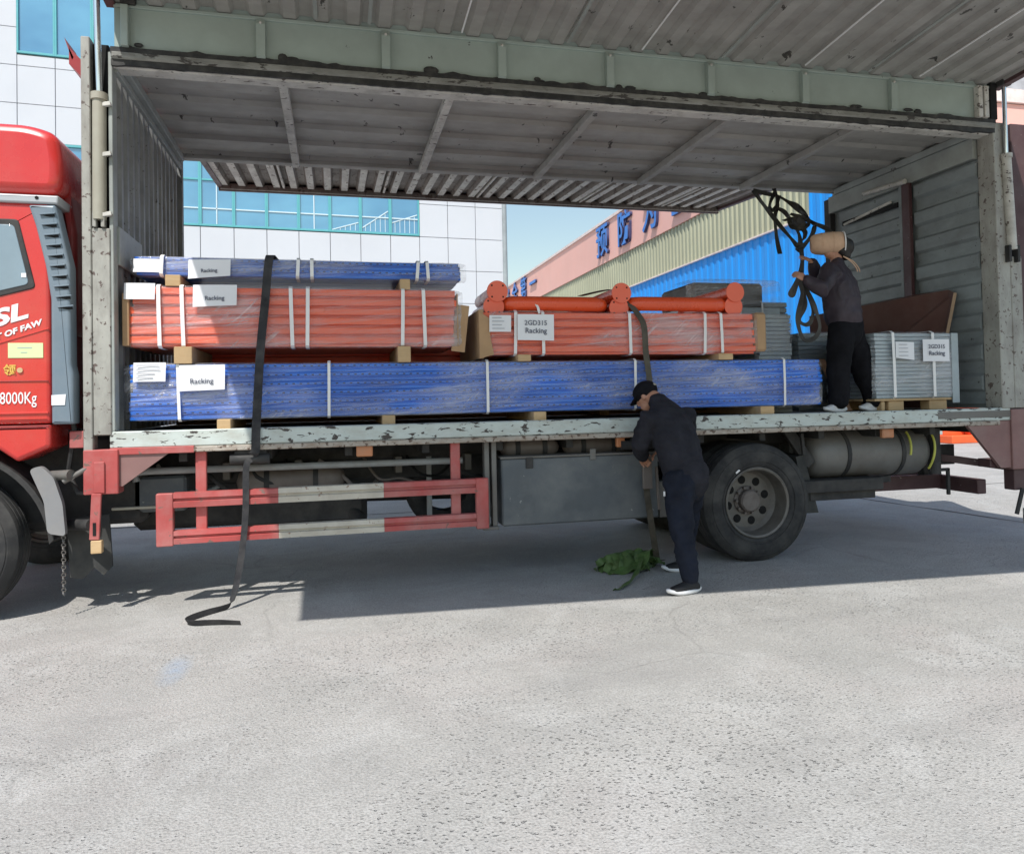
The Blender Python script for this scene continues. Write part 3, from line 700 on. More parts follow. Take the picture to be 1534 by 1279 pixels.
# tool box
tb = tp('tool_box', MB().box(1.30, 2.66, YN + .05, YN + .62, .44, .985, .012), 'toolbox')
part('lid_edge', MB().box(1.29, 2.67, YN + .04, YN + .63, .982, 1.0, .005), 'tank_grey', tb)
part('hasp', MB().box(1.50, 1.56, YN + .035, YN + .05, .90, .99), 'chassis', tb)
part('hasp', MB().box(2.05, 2.10, YN + .035, YN + .05, .95, 1.04), 'tank_grey', tb)
part('side_plate', MB().box(2.665, 2.76, YN + .04, YN + .10, .44, .74), 'tank_grey', tb)
for x in (1.185, 1.245): tp('box_hanger', MB().box(x - .02, x + .02, YN + .08, YN + .16, .43, 1.16), 'tank_grey')
tp('box_foot', MB().box(1.14, 1.27, YN + .05, YN + .2, .42, .445), 'tank_grey')
for x, z in ((.155, 1.045), (2.285, 1.045), (4.875, 1.04)):
    o = tp('side_lamp', MB().box(x, x + .125, YN + .03, YN + .075, z, z + .085, .008), 'amber')
    part('housing', MB().box(x + .01, x + .115, YN + .076, YN + .12, z + .01, z + .12), 'chassis', o)
tp('tool_box', MB().box(-.1, 2.3, 7.62, 8.12, .56, 1.12, .02), 'toolbox')  # added on the far side to hide the sunlit ground beyond
# winches for the straps
for x in (-.66, 2.42):
    tp('strap_winch', MB().cyl((x - .10, YN + .04, 1.06), (x + .18, YN + .04, 1.06), .04, n=14).box(x - .07, x + .16, YN + .03, YN + .10, 1.08, 1.125), 'chassis', 40)
# wheels
def wheel(x, y, R=.52, w=.28, front=False, zc=None, dish=.20):
    zc = R - .006 if zc is None else zc
    t = tp('wheel', MB().lathe((x, y, zc), (0, 1, 0), [(R * .575, dish - .01), (R * .575, .03), (R * .60, .012), (R * .585, .006), (R * .555, .016), (R * .545, .05), (R * .53, dish - .03), (R * .47, dish), (.10, dish), (.10, dish + .03), (R * .575, dish + .03)], 48, True), 'rim', 40)
    part('tyre', MB().lathe((x, y, zc), (0, 1, 0), tyre_profile(R, w), 64, True), 'rubber', t, 35)
    hp = [(.001, dish - .085), (.085, dish - .085), (.098, dish - .07), (.098, dish - .02), (.125, dish - .012), (.13, dish + .002), (.001, dish + .01)]
    if front: hp = [(.001, -.03), (.09, -.03), (.11, 0), (.12, dish)]
    h = part('hub', MB().lathe((x, y, zc), (0, 1, 0), hp, 32), 'hub', t, 40)
    nm = MB().cyl((0, -.045, 0), (0, 0, 0), .013, n=6).mesh('wheel_nut', 'hub')
    for k in range(8):
        a = 2 * math.pi * (k + .3) / 8
        part('hand_hole', MB().lathe((x + .188 * math.cos(a), y + dish - .004, zc + .188 * math.sin(a)), (0, 1, 0), [(.001, 0), (.033, 0), (.038, .003)], 18), 'hole', t, 40)
    for k in range(10):
        a = 2 * math.pi * k / 10
        place('wheel_nut', nm, t, loc=(x + .117 * math.cos(a), y + dish, zc + .117 * math.sin(a)))
    return t
w1 = wheel(3.60, YN + .05)
part('chalk_mark', MB().obox((3.40, YN + .040, .795), ((.8, 0, .6), (0, 1, 0), (-.6, 0, .8)), (.022, .002, .008), 0), 'white_paint', w1)
wheel(3.60, YN + .41); wheel(3.60, 7.52); wheel(3.60, 7.88)
wheel(-2.655, YN - .02, front=True, dish=.05); wheel(-2.655, 7.85, front=True, dish=.05)
tp('axle', MB().cyl((3.6, 6.0, .52), (3.6, 8.0, .52), .09).sphere((3.6, 7.0, .52), (.24, .22, .24)), 'chassis', 50)
tp('axle', MB().box(-2.70, -2.52, 6.0, 7.9, .40, .52, .02), 'chassis')
for y in (6.62, 7.40):
    ls = MB()
    for k in range(6): ls.bar((2.7 + .08 * k, y, .62 - .02 * k + .1), (3.6, y, .56 - .02 * k), .08, .018); ls.bar((3.6, y, .56 - .02 * k), (4.5 - .08 * k, y, .72 - .02 * k), .08, .018)
    tp('leaf_spring', ls, 'chassis')
tp('mud_flap', MB().prism([(4.12, .88), (4.20, .90), (4.34, .36), (4.20, .36)], 'y', YN + .25, YN + .75), 'flap')
tp('mudguard_stay', MB().bar((2.95, YN + .3, 1.12), (2.88, YN + .3, .95), .03, .05), 'chassis')
tp('mudguard_stay', MB().bar((4.05, YN + .3, 1.15), (4.3, YN + .3, .8), .05, .10).bar((4.16, YN + .22, 1.1), (4.18, YN + .22, .9), .03, .03), 'chassis')
# rear under-run gear
tp('underrun_bar', MB().box(6.02, 6.12, 5.95, 8.05, .46, .60, .008).bar((5.0, 6.45, .54), (6.05, 6.45, .54), .08, .14), 'maroon')
tp('underrun_hanger', MB().bar((5.95, 6.5, .55), (5.80, 6.5, .95), .10, .10).box(5.7, 6.1, 6.3, 6.36, .72, .92), 'chassis')
tp('tail_lamp_bar', MB().bar((5.9, 6.36, .80), (6.45, 5.95, .70), .05, .07), 'maroon')
tp('tail_lamp_post', MB().box(5.62, 5.70, 6.05, 6.13, .66, 1.1).cyl((5.66, 6.09, .78), (5.66, 6.09, .66), .055).box(5.80, 5.83, 6.08, 6.11, .45, .70).box(5.60, 5.83, 6.08, 6.11, .68, .71), 'chassis')

# ---------------------------------------------------------------- cab
YC = 5.76
def rounded(poly, r, n=4):
    out = []; m = len(poly)
    for i, p in enumerate(poly):
        p = Vector(p); a = Vector(poly[i - 1]) - p; b = Vector(poly[(i + 1) % m]) - p; q = min(r, a.length * .45, b.length * .45)
        p0 = p + a.normalized() * q; p1 = p + b.normalized() * q
        for k in range(n + 1):
            t = k / n; out.append(tuple((1 - t) ** 2 * p0 + 2 * t * (1 - t) * p + t * t * p1))
    return out
def slab(name, poly, y0, y1, m, parent, bev=.03, smooth=40):
    """prism along Y with its near edge rounded in three steps"""
    mb = MB(); n = len(poly); c = Vector((sum(p[0] for p in poly) / n, sum(p[1] for p in poly) / n))
    sa = sum(poly[i - 1][0] * poly[i][1] - poly[i][0] * poly[i - 1][1] for i in range(n)); sg_ = 1 if sa > 0 else -1
    rings = []
    for t in (0, .33, .67, 1):
        ins = bev * (1 - math.sin(t * math.pi / 2)); y = y0 + bev * (1 - math.cos(t * math.pi / 2))
        ring = []
        for i, p in enumerate(poly):
            e0 = Vector(p) - Vector(poly[i - 1]); e1 = Vector(poly[(i + 1) % n]) - Vector(p)
            nn = (Vector((e0.y, -e0.x)).normalized() + Vector((e1.y, -e1.x)).normalized()) * sg_
            if nn.length > 1e-6: nn.normalize()
            ring.append((p[0] - nn.x * ins, y, p[1] - nn.y * ins))
        rings.append(ring)
    rings.append([(p[0], y1, p[1]) for p in poly])
    v = [p for r in rings for p in r]; f = [tuple(range(n)), tuple(range(len(v) - 1, len(v) - n - 1, -1))]
    for j in range(len(rings) - 1):
        for i in range(n): f.append((j * n + i, (j + 1) * n + i, (j + 1) * n + (i + 1) % n, j * n + (i + 1) % n))
    mb.add(v, f); o = part(name, mb, m, parent, smooth)
    for p in o.data.polygons:
        if len(p.vertices) > 4: p.use_smooth = False
    return o
cab = slab('cab', rounded([(-4.3, 1.36), (-1.915, 1.36), (-1.915, 2.90), (-4.2, 2.90)], .03), YC, 8.05, 'cab_red', tk, .03)
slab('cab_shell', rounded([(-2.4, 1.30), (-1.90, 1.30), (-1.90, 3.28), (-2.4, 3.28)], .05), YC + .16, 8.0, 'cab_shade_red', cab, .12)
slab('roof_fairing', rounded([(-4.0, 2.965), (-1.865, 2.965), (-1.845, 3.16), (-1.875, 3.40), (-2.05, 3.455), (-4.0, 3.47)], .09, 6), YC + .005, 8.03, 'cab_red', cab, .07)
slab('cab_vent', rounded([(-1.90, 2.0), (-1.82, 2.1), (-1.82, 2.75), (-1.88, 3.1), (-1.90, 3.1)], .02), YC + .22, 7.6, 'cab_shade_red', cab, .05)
slab('roof_visor', rounded([(-4.3, 2.905), (-1.86, 2.885), (-1.855, 2.945), (-4.3, 2.965)], .012), YC - .02, YC + .4, 'visor_grey', cab, .012)
part('screw', MB().cyl((-1.99, YC - .024, 2.925), (-1.99, YC - .016, 2.925), .012), 'hole', cab)
df = slab('side_deflector', rounded([(-2.045, 2.875), (-1.875, 2.88), (-1.785, 2.45), (-1.782, 1.76), (-1.768, 1.70), (-1.768, 1.352), (-1.908, 1.352), (-1.908, 2.22), (-1.94, 2.45), (-2.0, 2.73)], .018), YC - .022, YC + .10, 'deflector_grey', tk, .02)
for k in range(10):
    z = 2.79 - .0715 * k; x = -1.965 + .012 * k
    part('louvre', MB().prism([(x, z + .014), (x + .085, z + .022), (x + .088, z + .006), (x + .06, z + .002)], 'y', YC - .027, YC - .018), 'hole', df)
    part('louvre_lip', MB().obox((x + .045, YC - .03, z + .024), ((.99, 0, .12), (0, 1, 0), (-.12, 0, .99)), (.05, .008, .005), .002), 'deflector_grey', df)
part('paper_sticker', MB().prism([(-1.905, 1.555), (-1.815, 1.56), (-1.822, 1.485), (-1.905, 1.485)], 'y', YC - .027, YC - .0225), 'paper', df)
wn = slab('door_window', rounded([(-3.2, 2.78), (-2.11, 2.775), (-2.005, 2.30), (-2.5, 2.16), (-3.2, 2.1)], .03), YC - .008, YC + .03, 'chassis', cab, .008)
wn2 = slab('window_glass', rounded([(-3.2, 2.74), (-2.135, 2.735), (-2.045, 2.325), (-2.5, 2.20), (-3.2, 2.14)], .03), YC - .012, YC + .02, 'glass_dark', cab, .004)
part('inspection_sticker', MB().box(-2.09, -2.06, YC - .016, YC - .0125, 2.37, 2.40, 0), 'paper', cab)
part('body_crease', MB().bar((-3.2, YC - .002, 1.59), (-1.925, YC - .002, 2.02), .008, .010), 'cab_red', cab)
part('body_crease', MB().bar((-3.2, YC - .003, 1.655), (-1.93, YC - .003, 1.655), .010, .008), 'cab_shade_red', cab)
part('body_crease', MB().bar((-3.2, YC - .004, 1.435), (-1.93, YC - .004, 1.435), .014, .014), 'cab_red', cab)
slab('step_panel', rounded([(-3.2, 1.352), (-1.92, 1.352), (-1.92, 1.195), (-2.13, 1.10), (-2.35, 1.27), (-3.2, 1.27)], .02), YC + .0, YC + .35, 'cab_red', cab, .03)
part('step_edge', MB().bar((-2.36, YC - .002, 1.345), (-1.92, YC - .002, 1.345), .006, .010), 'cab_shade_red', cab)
yt = YC - .0035
place('lettering', text_mesh('JSL', .150, .0015, face_cam(-2.205, yt, 2.095, .32, 1.55), 'white_paint', .006, .25), cab)
place('lettering', text_mesh('PRODUCT OF FAW', .052, .0015, face_cam(-2.24, yt, 1.958, .37, 1.25), 'white_paint', .002, .25), cab)
part('notice_sticker', MB().box(-2.178, -1.962, yt - .001, yt + .003, 1.815, 1.918, .001), 'sticker_green', cab)
for z, a, b in ((1.882, -2.12, -2.03), (1.850, -2.10, -2.06)): part('print_line', MB().box(a, b, yt - .0025, yt - .0011, z, z + .006, 0), 'print_faint', cab)
place('lettering', text_mesh('领', .078, .002, face_cam(-2.168, yt - .0, 1.728, 0), 'gold', .002), cab)
part('badge', MB().cyl((-2.105, yt - .006, 1.73), (-2.105, yt + .004, 1.73), .018), 'timber', cab)
place('lettering', text_mesh('.8000Kg', .115, .0015, face_cam(-2.125, yt, 1.535, 0, .64), 'white_paint', .0005), cab)
# wheel arch and front mud gear
mg = [(-2.055, 1.045), (-1.985, 1.07), (-1.905, .985), (-1.850, .80), (-1.832, .575), (-1.945, .60), (-1.965, .82)]
tp('mudguard', MB().prism(rounded(mg, .03), 'y', YC + .0, YC + .05), 'mudguard', 40)
arch = [(-2.62 + .70 * math.cos(R_(q)), .50 + .70 * math.sin(R_(q))) for q in range(100, 3, -6)]
tp('mudguard', MB().prism(arch + [(p[0] - .03 * (p[0] + 2.62) / .7, p[1] - .03) for p in arch[::-1]], 'y', YC + .051, YC + .45), 'chassis', 40)
tp('mudguard_step', MB().cyl((-1.95, YC + .1, .99), (-1.80, YC - .0, 1.0), .035).lathe((-1.80, YC - .002, 1.0), (.8, -.55, 0), [(.022, 0), (.036, 0), (.036, .01)], 16), 'tank_grey', 40)
tp('coil_hose', MB().tube([(-1.80, YC + .12, 1.7), (-1.83, YC + .1, 1.5), (-1.80, YC + .1, 1.3), (-1.86, YC + .15, 1.0), (-1.78, YC + .1, .86), (-1.66, YC + .1, .85)], .018, 8), 'chassis', 40)
tp('grab_rod', MB().cyl((-1.85, YC + .02, .95), (-1.60, YC + .05, 1.10), .018), 'tank_grey', 40)
tp('cab_mount', MB().box(-2.3, -1.72, 6.2, 7.8, .55, 1.0, .02).cyl((-1.90, 6.0, .62), (-1.68, YC + .04, .64), .04), 'chassis', 40)
tp('mud_flap', MB().prism([(-1.90, .66), (-1.62, .68), (-1.60, .30), (-1.66, .24), (-1.72, .30), (-1.80, .22), (-1.88, .24)], 'y', YC + .24, YC + .26), 'flap')
ch = MB()
for k in range(16): ch.lathe((-1.86, YC + .05, .56 - .026 * k), ((1, 0, .3) if k % 2 else (0, 1, .3)), [(.010, -.004), (.016, -.004), (.016, .004), (.010, .004)], 8, True)
tp('earth_chain', ch, 'tank_grey')

# ================================================================== CARGO
def beam_mesh(name, L, prof, m):
    return MB().prism(prof, 'x', -L / 2, L / 2).mesh(name, m)
P_UP = [(.007, 0), (0, .006), (0, .024), (.014, .030), (.014, .037), (0, .043), (0, .062), (.007, .068), (.125, .068), (.125, 0)]
def stp(h): return [(.034, 0), (.034, .24 * h), (.006, .27 * h), (0, .33 * h), (0, .93 * h), (.007, h), (.095, h), (.095, 0)]
def film(name, parent, x0, x1, y0, y1, z0, z1, seed, amp=.010, nx=70):
    """thin plastic wrap drawn round a bundle, gathered at the ends"""
    mb = MB(); r = .03; ring = []
    for cx, cz, a0 in ((y1 - r, z1 - r, 0), (y0 + r, z1 - r, 90), (y0 + r, z0 + r, 180), (y1 - r, z0 + r, 270)):
        for k in range(5):
            a = R_(a0 + 22.5 * k); ring.append((cx + r * math.cos(a), cz + r * math.sin(a)))
    full = []
    for i, p in enumerate(ring):
        q = ring[(i + 1) % len(ring)]; d = math.dist(p, q); n = max(1, int(d / .07))
        full += [(p[0] + (q[0] - p[0]) * t / n, p[1] + (q[1] - p[1]) * t / n) for t in range(n)]
    cyy, czz = (y0 + y1) / 2, (z0 + z1) / 2; n = len(full); v = []
    for i in range(nx + 1):
        t = i / nx; x = x0 + (x1 - x0) * t; e = min(t, 1 - t) * (x1 - x0); k = 1 - .10 * math.exp(-e / .05)
        for (y, z) in full:
            q = noise.noise(Vector((x * 1.2 + seed, y * 6, z * 11))) * amp + noise.noise(Vector((x * 5 + seed, y * 12, z * 30))) * amp * .4
            s = 1 + q / .22
            v.append((x, cyy + (y - cyy) * k - (amp * .5 + q if y < cyy else 0), czz + (z - czz) * k * (1 + q * .35)))
    f = [(i * n + j, i * n + (j + 1) % n, (i + 1) * n + (j + 1) % n, (i + 1) * n + j) for i in range(nx) for j in range(n)
         if min(full[j][0], full[(j + 1) % n][0]) < y1 - .35 and not (max(full[j][1], full[(j + 1) % n][1]) < z0 + .02 and min(full[j][0], full[(j + 1) % n][0]) > y0 + .10)]
    mb.add(v, f); return part(name, mb, 'film', parent, 60)
def bands(parent, xs, y0, y1, z0, z1, w=.022, lean=0):
    for x in xs:
        l = random.uniform(-.012, .012) + lean
        pts = [(x, y1, z1 + .006), (x, y0 + .02, z1 + .006), (x + l * .1, y0 - .012, z1 - .012), (x + l * .5, y0 - .016, (z0 + z1) / 2), (x + l, y0 - .012, z0 + .012), (x + l, y0 + .02, z0 - .004), (x + l, y0 + .2, z0 - .004)]
        part('strapping_band', MB().ribbon(pts, (1, 0, 0), w, .002), 'band_white', parent)
def sheet_label(parent, x0, x1, z0, z1, y, text=True, tilt=0, lines=0, code=True):
    mb = MB(); n = 8; A = []; B = []; w = x1 - x0
    for i in range(n + 1):
        t = i / n; x = x0 + w * t; yy = y - .006 * math.sin(t * 3.1) - .004 * t; dz = tilt * w * (t - .5)
        A.append((x, yy, z0 + dz)); B.append((x + .004, yy + .004, z1 + dz * .3))
    o = part('paper_label', mb.sheet(A, B, (0, .0015, 0)), 'paper', parent)
    if text:
        h = z1 - z0; cx = (x0 + x1) / 2
        if code: place('lettering', text_mesh('2GD315', h * .26, .0006, face_cam(cx, y - .0115, z0 + h * .66, tilt * .6), 'print', .0004), o)
        place('lettering', text_mesh('Racking', h * .28, .0006, face_cam(cx, y - .0115, z0 + h * .36, tilt * .6), 'print', .0006), o)
    for k in range(lines):
        z = z1 - (z1 - z0) * (k + .8) / (lines + .6)
        part('print_line', MB().box(x0 + w * .12, x0 + w * (.5 + .38 * random.random()), y - .013, y - .0115, z, z + .006, 0), 'print_faint', o)
    return o
# --- long blue bundle on the deck
def bundle_uprights(name, label, x0, x1, y0, z0, rows, cols, jit=.02):
    t = thing(name, ((x0 + x1) / 2, y0 + .3, z0), label, 'steel bundle')
    L = x1 - x0; me = beam_mesh('upright', L, P_UP, 'steel_blue_perforated')
    for r in range(rows):
        for c in range(cols):
            jx = random.uniform(-jit, jit); jy = random.uniform(0, .010) if c == 0 else 0
            o = place('upright', me, t, loc=((x0 + x1) / 2 + jx, y0 + .128 * c + jy, z0 + .0685 * r))
    return t
b1 = bundle_uprights('steel_bundle', 'long bundle of blue perforated uprights lying across the whole deck', -1.46, 4.32, 5.945, 1.360, 6, 8, .03)
film('plastic_wrap', b1, -1.51, 4.36, 5.94, 6.98, 1.352, 1.782, 1, .012, 110)
bands(b1, (-1.13, -.04, 1.21, 2.50, 3.93), 5.93, 6.9, 1.352, 1.785)
sheet_label(b1, -1.43, -1.21, 1.645, 1.785, 5.908, False, 0, 4)
sheet_label(b1, -1.12, -.80, 1.575, 1.765, 5.905, True, .03, 0, False)
# --- orange beams on top, nearer the cab
def bundle_beams(name, label, x0, x1, y0, z0, rows, cols, h):
    t = thing(name, ((x0 + x1) / 2, y0 + .3, z0), label, 'steel bundle')
    me = beam_mesh('beam', x1 - x0, stp(h), 'steel_orange')
    for r in range(rows):
        for c in range(cols):
            o = place('beam', me, t, loc=((x0 + x1) / 2 + random.uniform(-.02, .02), y0 + .097 * c + (random.uniform(0, .006) if c == 0 else 0), z0 + h * r))
            o.rotation_euler = (0, random.uniform(-.0022, .0022), 0) if c == 0 else (0, 0, 0)
    return t
b2 = bundle_beams('steel_bundle', 'plastic wrapped orange beams under the small blue bundle, next to the front bulkhead', -1.45, .96, 5.955, 1.905, 6, 10, .0745)
film('plastic_wrap', b2, -1.50, 1.03, 5.95, 6.96, 1.895, 2.365, 5, .013, 60)
bands(b2, (-1.26, -1.10, -.32, -.19, .54, .70), 5.94, 6.9, 1.898, 2.362, .028)
part('cardboard_end', MB().obox((1.005, 5.99, 2.05), ((1, 0, -.12), (0, 1, 0), (.12, 0, 1)), (.055, .008, .19), .002), 'cardboard', b2)
part('cardboard_end', MB().box(.975, .985, 5.96, 6.9, 1.91, 2.33), 'cardboard', b2)
part('cardboard_end', MB().box(-1.505, -1.46, 5.93, 6.9, 1.91, 2.30), 'cardboard', b2)
sheet_label(b2, -1.02, -.71, 2.205, 2.365, 5.915, True, .05, 0, False)
sheet_label(b2, -1.49, -1.28, 2.25, 2.37, 5.918, False, 0, 0)
# --- small blue bundle on top
b3 = bundle_uprights('steel_bundle', 'short blue upright bundle lying topmost on the wrapped orange beams', -1.42, 1.02, 6.00, 2.445, 2, 6, .02)
film('plastic_wrap', b3, -1.47, 1.07, 5.995, 6.78, 2.438, 2.590, 9, .008, 60)
bands(b3, (-1.24, -.26, -.16, .67, .74), 5.985, 6.7, 2.44, 2.592, .026)
sheet_label(b3, -1.06, -.76, 2.43, 2.565, 5.972, True, .09, 0, False)
sheet_label(b3, -1.44, -1.26, 2.46, 2.56, 5.975, False, 0, 0)
for x, y in ((-.98, 6.3), (-.24, 6.5), (.5, 6.5)):
    part('band_loop', MB().ribbon([(x + .045 * math.cos(a), y, 2.585 + .05 * math.sin(a)) for a in [R_(q) for q in range(0, 181, 20)]], (0, 1, 0), .02, .002), 'strapping' if False else 'band_white', b3)
# --- orange beams towards the tail
b4 = bundle_beams('steel_bundle', 'orange beam bundle carrying the round orange tube guards', 1.20, 3.66, 5.955, 1.832, 5, 10, .070)
film('plastic_wrap', b4, 1.17, 3.74, 5.95, 6.96, 1.825, 2.196, 13, .007, 60)
bands(b4, (1.46, 1.69, 2.46, 3.17, 3.32), 5.94, 6.9, 1.826, 2.192, .026)
part('cardboard_end', MB().box(1.15, 1.19, 5.94, 6.9, 1.80, 2.20), 'cardboard', b4)
part('cardboard_end', MB().prism([(1.15, 1.80), (1.27, 1.83), (1.24, 1.98), (1.25, 2.12), (1.15, 2.18)], 'y', 5.925, 5.938), 'cardboard', b4)
part('cardboard_end', MB().box(3.685, 3.80, 5.97, 6.9, 1.85, 2.20, .02), 'cardboard', b4)
sheet_label(b4, 1.23, 1.41, 2.015, 2.150, 5.905, False, 0, 4)
sheet_label(b4, 1.465, 1.775, 1.945, 2.160, 5.905, True, -.02)
b6 = bundle_beams('steel_bundle', 'orange beam bundle stowed along the far side, glimpsed through the gaps', -1.40, 3.30, 7.16, 1.360, 11, 3, .0745)
part('gap_fill_board', MB().box(-1.44, 4.3, 7.46, 7.50, ZD, 2.17), 'timber_dark', b6)  # filler added behind the beams so the gaps stay dark
# --- timber bearers
def bearer(x0, x1, y0, z0, z1, label, y1=6.85):
    o = part('timber_bearer', MB().box(x0, x1, y0, y1, z0, z1, .004), 'timber'); tag(o, label, 'timber', 'timber bearers under the steel bundles')
bearer(-.85, -.755, 5.85, ZD, 1.358, 'timber bearer under the long blue bundle, closest to the cab')
bearer(.36, .46, 5.90, ZD, 1.358, 'timber bearer under the long blue bundle, in line with the side guard end')
bearer(1.575, 1.68, 5.85, ZD, 1.358, 'timber bearer under the long blue bundle, above the tool box')
bearer(3.64, 3.775, 5.85, ZD, 1.358, 'timber bearer under the long blue bundle, above the rear wheel')
bearer(-1.15, -1.025, 5.90, 1.774, 1.900, 'thick timber bearer under the orange beams, below the paper label by the bulkhead')
bearer(.49, .59, 5.90, 1.774, 1.900, 'thick timber bearer under the orange beams, close to the torn cardboard end')
bearer(-1.215, -1.11, 5.95, 2.356, 2.441, 'small timber bearer under the topmost blue bundle, beside its paper label')
bearer(.52, .60, 5.95, 2.356, 2.441, 'small timber bearer under the topmost blue bundle, at its cardboard end')
bearer(1.465, 1.575, 5.90, 1.774, 1.829, 'flat timber bearer under the orange bundle with the 2GD315 sheet')
bearer(3.275, 3.415, 5.90, 1.774, 1.829, 'flat timber bearer under the orange bundle, toward the tail')
bearer(-1.0, -.9, 7.1, ZD, 1.358, 'timber bearer under the far orange bundle, toward the cab', 7.6); bearer(2.6, 2.7, 7.1, ZD, 1.358, 'timber bearer under the far orange bundle, toward the tail', 7.6)
# --- orange tube guards lying on the orange bundle
def guard(label, kind, x0, x1, z, y0, r=.062):
    t = thing('tube_guard', ((x0 + x1) / 2, y0, z - r), label, 'tube guard', 'orange tube guards lying on the orange beams')
    if kind == 'bar':      # crossbar towards the camera side, legs run to the back
        k = .13; pts = [(x0, y0 + .75, z), (x0, y0 + k, z)]
        pts += [(x0 + k - k * math.cos(a), y0 + k - k * math.sin(a), z) for a in [R_(q) for q in (15, 30, 45, 60, 75, 90)]]
        pts += [(x1 - k + k * math.sin(a), y0 + k - k * math.cos(a), z) for a in [R_(q) for q in (0, 15, 30, 45, 60, 75, 90)]] + [(x1, y0 + .75, z)]
        part('tube', MB().tube(pts, r, 20), 'tube_orange', t, 50)
        for x in (x0, x1): part('flange', MB().cyl((x, y0 + .75, z), (x, y0 + .762, z), .09, n=28), 'flange_orange', t, 40)
    elif kind == 'post':
        part('tube', MB().cyl((x0, y0, z), (x0, y0 + .8, z), r, n=24), 'tube_orange', t, 40)
        part('flange', MB().cyl((x0, y0 - .012, z), (x0, y0, z), .088, n=32, b=.002), 'flange_orange', t, 40)
    else:                  # legs point at the near side with their round flanges
        k = .13; y1 = y0 + .8; pts = [(x0, y0 + .01, z), (x0, y1 - k, z)]
        pts += [(x0 + k - k * math.cos(a), y1 - k + k * math.sin(a), z) for a in [R_(q) for q in (15, 30, 45, 60, 75, 90)]]
        pts += [(x1 - k + k * math.sin(a), y1 - k + k * math.cos(a), z) for a in [R_(q) for q in (0, 15, 30, 45, 60, 75, 90)]] + [(x1, y0 + .01, z)]
        part('tube', MB().tube(pts, r, 20), 'tube_orange', t, 50)
        for x in (x0, x1):
            fl = part('flange', MB().cyl((x, y0 - .012, z), (x, y0, z), .088, n=32, b=.002), 'flange_orange', t, 40)
            for a in (45, 135, 225, 315): part('bolt_hole', MB().cyl((x + .066 * math.cos(R_(a)), y0 - .0135, z + .066 * math.sin(R_(a))), (x + .066 * math.cos(R_(a)), y0 - .0125, z + .066 * math.sin(R_(a))), .0075, n=10), 'hole', fl)
guard('orange tube guard with its crossbar in front, beside the grey strap', 'bar', 1.39, 2.26, 2.258, 5.99)
guard('orange tube guard with its crossbar in front, nearer the rear wall', 'bar', 2.50, 3.40, 2.268, 5.99)
guard('lower orange tube guard with two flanges, half hidden by the cardboard', 'legs', 1.285, 2.385, 2.218 + .012, 5.985)
guard('upper orange tube guard whose two flanges stand above all others', 'legs', 1.315, 2.405, 2.355, 5.968)
guard('lower orange flanged post at the tail end of the bundle', 'post', 3.475, 3.475, 2.2525, 5.985)
guard('upper orange flanged post at the tail end of the bundle', 'post', 3.485, 3.485, 2.378, 5.968)
# --- grey bundles behind
def grey_stack(name, label, x0, x1, y0, y1, z0, z1, n, m, wrap=True, vert=False):
    t = thing(name, ((x0 + x1) / 2, (y0 + y1) / 2, z0), label, 'steel bundle'); h = (z1 - z0) / n
    for k in range(n):
        j = random.uniform(-.008, .008)
        part('panel', MB().box(x0 + j, x1 + j, y0 + abs(j) * .5, y1, z0 + h * k, z0 + h * (k + .88), .004), m, t)
    part('core', MB().box(x0 + .02, x1 - .02, y0 + .02, y1 - .02, z0, z1 - h * .2, 0), 'steel_grey_dark', t)
    if wrap: film('plastic_wrap', t, x0 - .03, x1 + .03, y0 - .015, y1 + .02, z0, z1 + .01, random.random() * 40, .008, 24)
    return t
bx = [('grey wrapped panel bundle standing behind the end of the orange beams', 3.95, 4.30, 6.35, 7.25, ZD, 2.23, 24, 'steel_grey'),
      ('low dark grey wrapped bundle behind the standing worker', 4.72, 5.48, 6.85, 7.75, ZD, 2.10, 18, 'steel_grey_dark'),
      ('tall dark grey wrapped bundle between the standing worker and the low bundle', 4.45, 4.84, 7.2, 8.0, ZD, 2.47, 20, 'steel_grey_dark')]
for a in bx: grey_stack('steel_bundle', *a)
t = thing('wrapped_carton', (4.2, 7.3, 2.2), 'crumpled dark plastic wrapped carton resting high behind the flanges', 'carton')
part('base_panel', MB().box(3.55, 4.62, 7.0, 7.9, 1.32, 2.38, .01), 'steel_grey', t)
part('skid', MB().box(3.6, 4.55, 7.05, 7.85, ZD, 1.319, 0), 'timber', t)
part('cover', MB().box(3.62, 4.44, 7.02, 7.8, 2.38, 2.64, .03), 'carton_dark', t)
film('plastic_wrap', t, 3.54, 4.64, 6.985, 7.9, 2.25, 2.675, 33, .02, 40)
bands(t, (4.15, 4.4), 7.0, 7.8, 2.2, 2.44, .02)
# --- pallet with grey panels near the tail
pl = thing('pallet', (5.42, 6.4, ZD), 'pale timber pallet under the labelled grey panels', 'pallet')
for x0, x1 in ((5.02, 5.06), (5.10, 5.27), (5.56, 5.76)):
    part('block', MB().box(x0, x1, 6.02, 6.14, ZD, ZD + .09), 'timber', pl)
    part('block', MB().box(x0, x1, 6.6, 6.72, ZD, ZD + .09), 'timber', pl)
for y in (6.00, 6.18, 6.36, 6.58): part('board', MB().box(4.93, 5.80, y, y + .12, ZD + .0905, ZD + .112), 'timber', pl)
b5 = grey_stack('steel_bundle', 'squat stack of pale grey steel panels with two paper sheets on a pallet', 4.95, 5.84, 6.0, 6.72, 1.40, 2.02, 17, 'steel_grey', True)
part('edge_angle', MB().box(5.80, 5.875, 5.985, 6.0, 1.345, 2.02).box(5.865, 5.88, 5.985, 6.4, 1.345, 2.02), 'steel_grey', b5)
bands(b5, (5.12, 5.565), 5.975, 6.7, 1.40, 2.03, .03)
sheet_label(b5, 5.14, 5.34, 1.77, 1.93, 5.953, False, -.12, 4)
